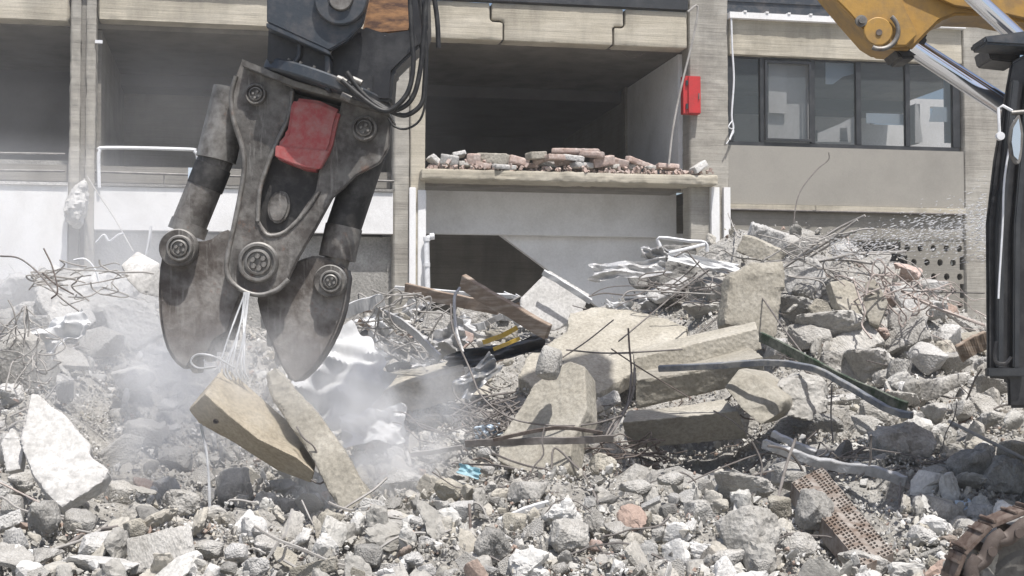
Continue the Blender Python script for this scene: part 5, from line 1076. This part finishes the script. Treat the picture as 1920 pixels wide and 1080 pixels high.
# track: rollers inside a loop of shoes
TY = 8.4
def track_loop():
    tr = plate('track_frame', [(1950, 1040), (2700, 1040), (2700, 1140), (1945, 1140), (1930, 1090)], TY+.1, TY+.5, 'soot_steel', EX, .02)
    c0 = at(1968, 1142, TY); R0 = 178*MPP(TY); L = 3.4; n = 46; per = 2*math.pi*R0+2*L; out = []
    for i in range(n):
        d = per*i/n
        if d < math.pi*R0: a = math.pi/2+d/R0; p = c0+Vector((math.cos(a), 0, math.sin(a)))*R0; th = a
        elif d < math.pi*R0+L: p = c0+Vector((d-math.pi*R0, 0, -R0)); th = -math.pi/2
        elif d < 2*math.pi*R0+L: a = -math.pi/2+(d-math.pi*R0-L)/R0; p = c0+Vector((L, 0, 0))+Vector((math.cos(a), 0, math.sin(a)))*R0; th = a
        else: p = c0+Vector((L-(d-2*math.pi*R0-L), 0, R0)); th = math.pi/2
        out.append((p, th))
    w_ = per/n
    bm = bmesh.new(); add_box(bm, -w_*.5, w_*.5, -.13, .13, -.012, .012); add_box(bm, -w_*.42, -w_*.32, -.13, .13, .012, .035); add_box(bm, w_*.2, w_*.3, -.13, .13, .012, .028)
    me0 = finish(bm, .004); bm = bmesh.new()
    add_tube(bm, [(-w_*.55, -.16, -.07), (-w_*.25, -.16, -.09), (w_*.25, -.16, -.055), (w_*.55, -.16, -.07)], .045, 10, None, 3); add_tube(bm, [(0, -.22, -.075), (0, .1, -.075)], .028, 12)
    me1 = finish(bm); me1.shade_smooth(); me1.set_sharp_from_angle(angle=R(40))
    for me, m_ in ((me0, 'brown_track'), (me1, 'dark_rust')): me.materials.append(M[m_])
    ep = abspos(EX)
    for p, th in out:
        for me, nm in ((me0, 'track_shoe'), (me1, 'track_link')):
            o = bpy.data.objects.new(nm, me); COL.objects.link(o); o.parent = EX; o.location = p+Vector((0, .16, 0))-ep; o.rotation_euler = (0, -(th-math.pi/2), 0)
    for dx in (0, L):
        cc = c0+Vector((dx, .16, 0)); rg = []
        for y, f in ((0, .1), (0, .55), (.03, .6), (.03, .8), (0, .85), (.28, .85), (.28, .1)): rg.append([cc+Vector((math.cos(2*math.pi*k/40)*R0*f, y, math.sin(2*math.pi*k/40)*R0*f)) for k in range(40)])
        bm = bmesh.new(); add_loft(bm, rg); link('idler_wheel', finish(bm), 'worn_steel', EX, False, 30)
track_loop()
# ---------------------------------------------------------------- water spray from the hose
def spray():
    rs = np.random.RandomState(12); bm = bmesh.new(); t0 = bmesh.new(); bmesh.ops.create_icosphere(t0, subdivisions=1, radius=1); tv = [v.co.copy() for v in t0.verts]; tf = [[v.index for v in f.verts] for f in t0.faces]; t0.free()
    for i in range(1900):
        t = rs.uniform(0, 1)**1.6; px = 1848-290*t; py = 405+62*t+rs.normal()*(10+20*(1-t)) + 30*rs.uniform(0, 1)*(1-t)
        p = at(px, py, 13.6+1.2*t+rs.normal()*.15); r = rs.uniform(.0015, .0042); ml = rs.uniform(2, 8)
        vs = [bm.verts.new((p.x+v.x*r*ml, p.y+v.y*r, p.z+v.z*r+v.x*r*ml*.25)) for v in tv]
        for f in tf: bm.faces.new([vs[k] for k in f])
    tag(link('water_spray', mesh_of(bm), 'water', None, False, 80), 'spray of white water drops shooting left from beside the cab', 'water spray', None, 'stuff')
spray()
# ---------------------------------------------------------------- dust
def dust(label, px, py, Y, rx, ry, rz, dens, scale=1.2, lo=.42, hi=.62, seed=0.0, col=(.97, .98, 1.0)):
    k = NT('dust', 1); t = k.t; t.nodes.remove(k.b); pv_ = t.nodes.new('ShaderNodeVolumePrincipled'); pv_.inputs['Color'].default_value = hx(col); pv_.inputs['Anisotropy'].default_value = .1
    out = [n for n in t.nodes if n.type == 'OUTPUT_MATERIAL'][0]; t.links.new(pv_.outputs[0], out.inputs['Volume'])
    nz = k.n('ShaderNodeTexNoise'); nz.inputs['Scale'].default_value = scale; nz.inputs['Detail'].default_value = 3; mp = k.n('ShaderNodeMapping'); mp.inputs['Location'].default_value = (seed, seed, 0)
    g = k.n('ShaderNodeNewGeometry'); k.l(g.outputs['Position'], mp.inputs[0]); k.l(mp.outputs[0], nz.inputs['Vector'])
    f1 = k.ramp(nz.outputs['Fac'], [(lo, 0.0), (hi, 1.0)])
    ln = k.n('ShaderNodeVectorMath', operation='LENGTH'); k.l(k.tc.outputs['Object'], ln.inputs[0])
    f2 = k.ramp(ln.outputs['Value'], [(.15, 1.0), (.97, 0.0)])
    m1 = k.n('ShaderNodeMath', operation='MULTIPLY'); k.l(f1, m1.inputs[0]); k.l(f2, m1.inputs[1])
    m2 = k.n('ShaderNodeMath', operation='MULTIPLY'); k.l(m1.outputs[0], m2.inputs[0]); m2.inputs[1].default_value = dens; k.l(m2.outputs[0], pv_.inputs['Density'])
    bm = bmesh.new(); bmesh.ops.create_icosphere(bm, subdivisions=3, radius=1); me = mesh_of(bm); me.materials.append(k.m)
    o = bpy.data.objects.new('dust_cloud', me); COL.objects.link(o); o.location = at(px, py, Y); o.scale = (rx, ry, rz); tag(o, label, 'dust', None, 'stuff')
dust('dense white dust billowing right of the hanging beams', 690, 810, 12.2, 1.15, 1.2, 1.0, 2.3, 2.2, .42, .60, 3)
dust('grey dust filling the hollow under the steel jaws', 290, 750, 12.9, 1.6, 1.3, 1.15, 1.5, 1.3, .36, .6, 5)
dust('pale dust clinging round the lower ends of the jaws', 440, 690, 11.4, 1.0, .7, .55, 1.1, 2.0, .38, .6, 17)
dust('bright dust haze over the far left rubble and parapet', 30, 500, 17.0, 3.4, 3.0, 1.7, .5, .7, .34, .62, 8)
dust('thin dust veil drifting before the left open bays', 250, 250, 21, 5.5, 2.5, 3.2, .06, .5, .3, .7, 11)
k = NT('haze', 1); k.t.nodes.remove(k.b); pv_ = k.n('ShaderNodeVolumePrincipled'); pv_.inputs['Color'].default_value = (.95, .95, .95, 1); pv_.inputs['Density'].default_value = .0009
k.l(pv_.outputs[0], [n for n in k.t.nodes if n.type == 'OUTPUT_MATERIAL'][0].inputs['Volume']); M['haze'] = k.m
bm = bmesh.new(); add_box(bm, -905, 905, -905, 1205, -1.2, 14.5); tag(link('haze', finish(bm), 'haze'), 'thin dusty air over the whole site', 'haze', None, 'stuff')
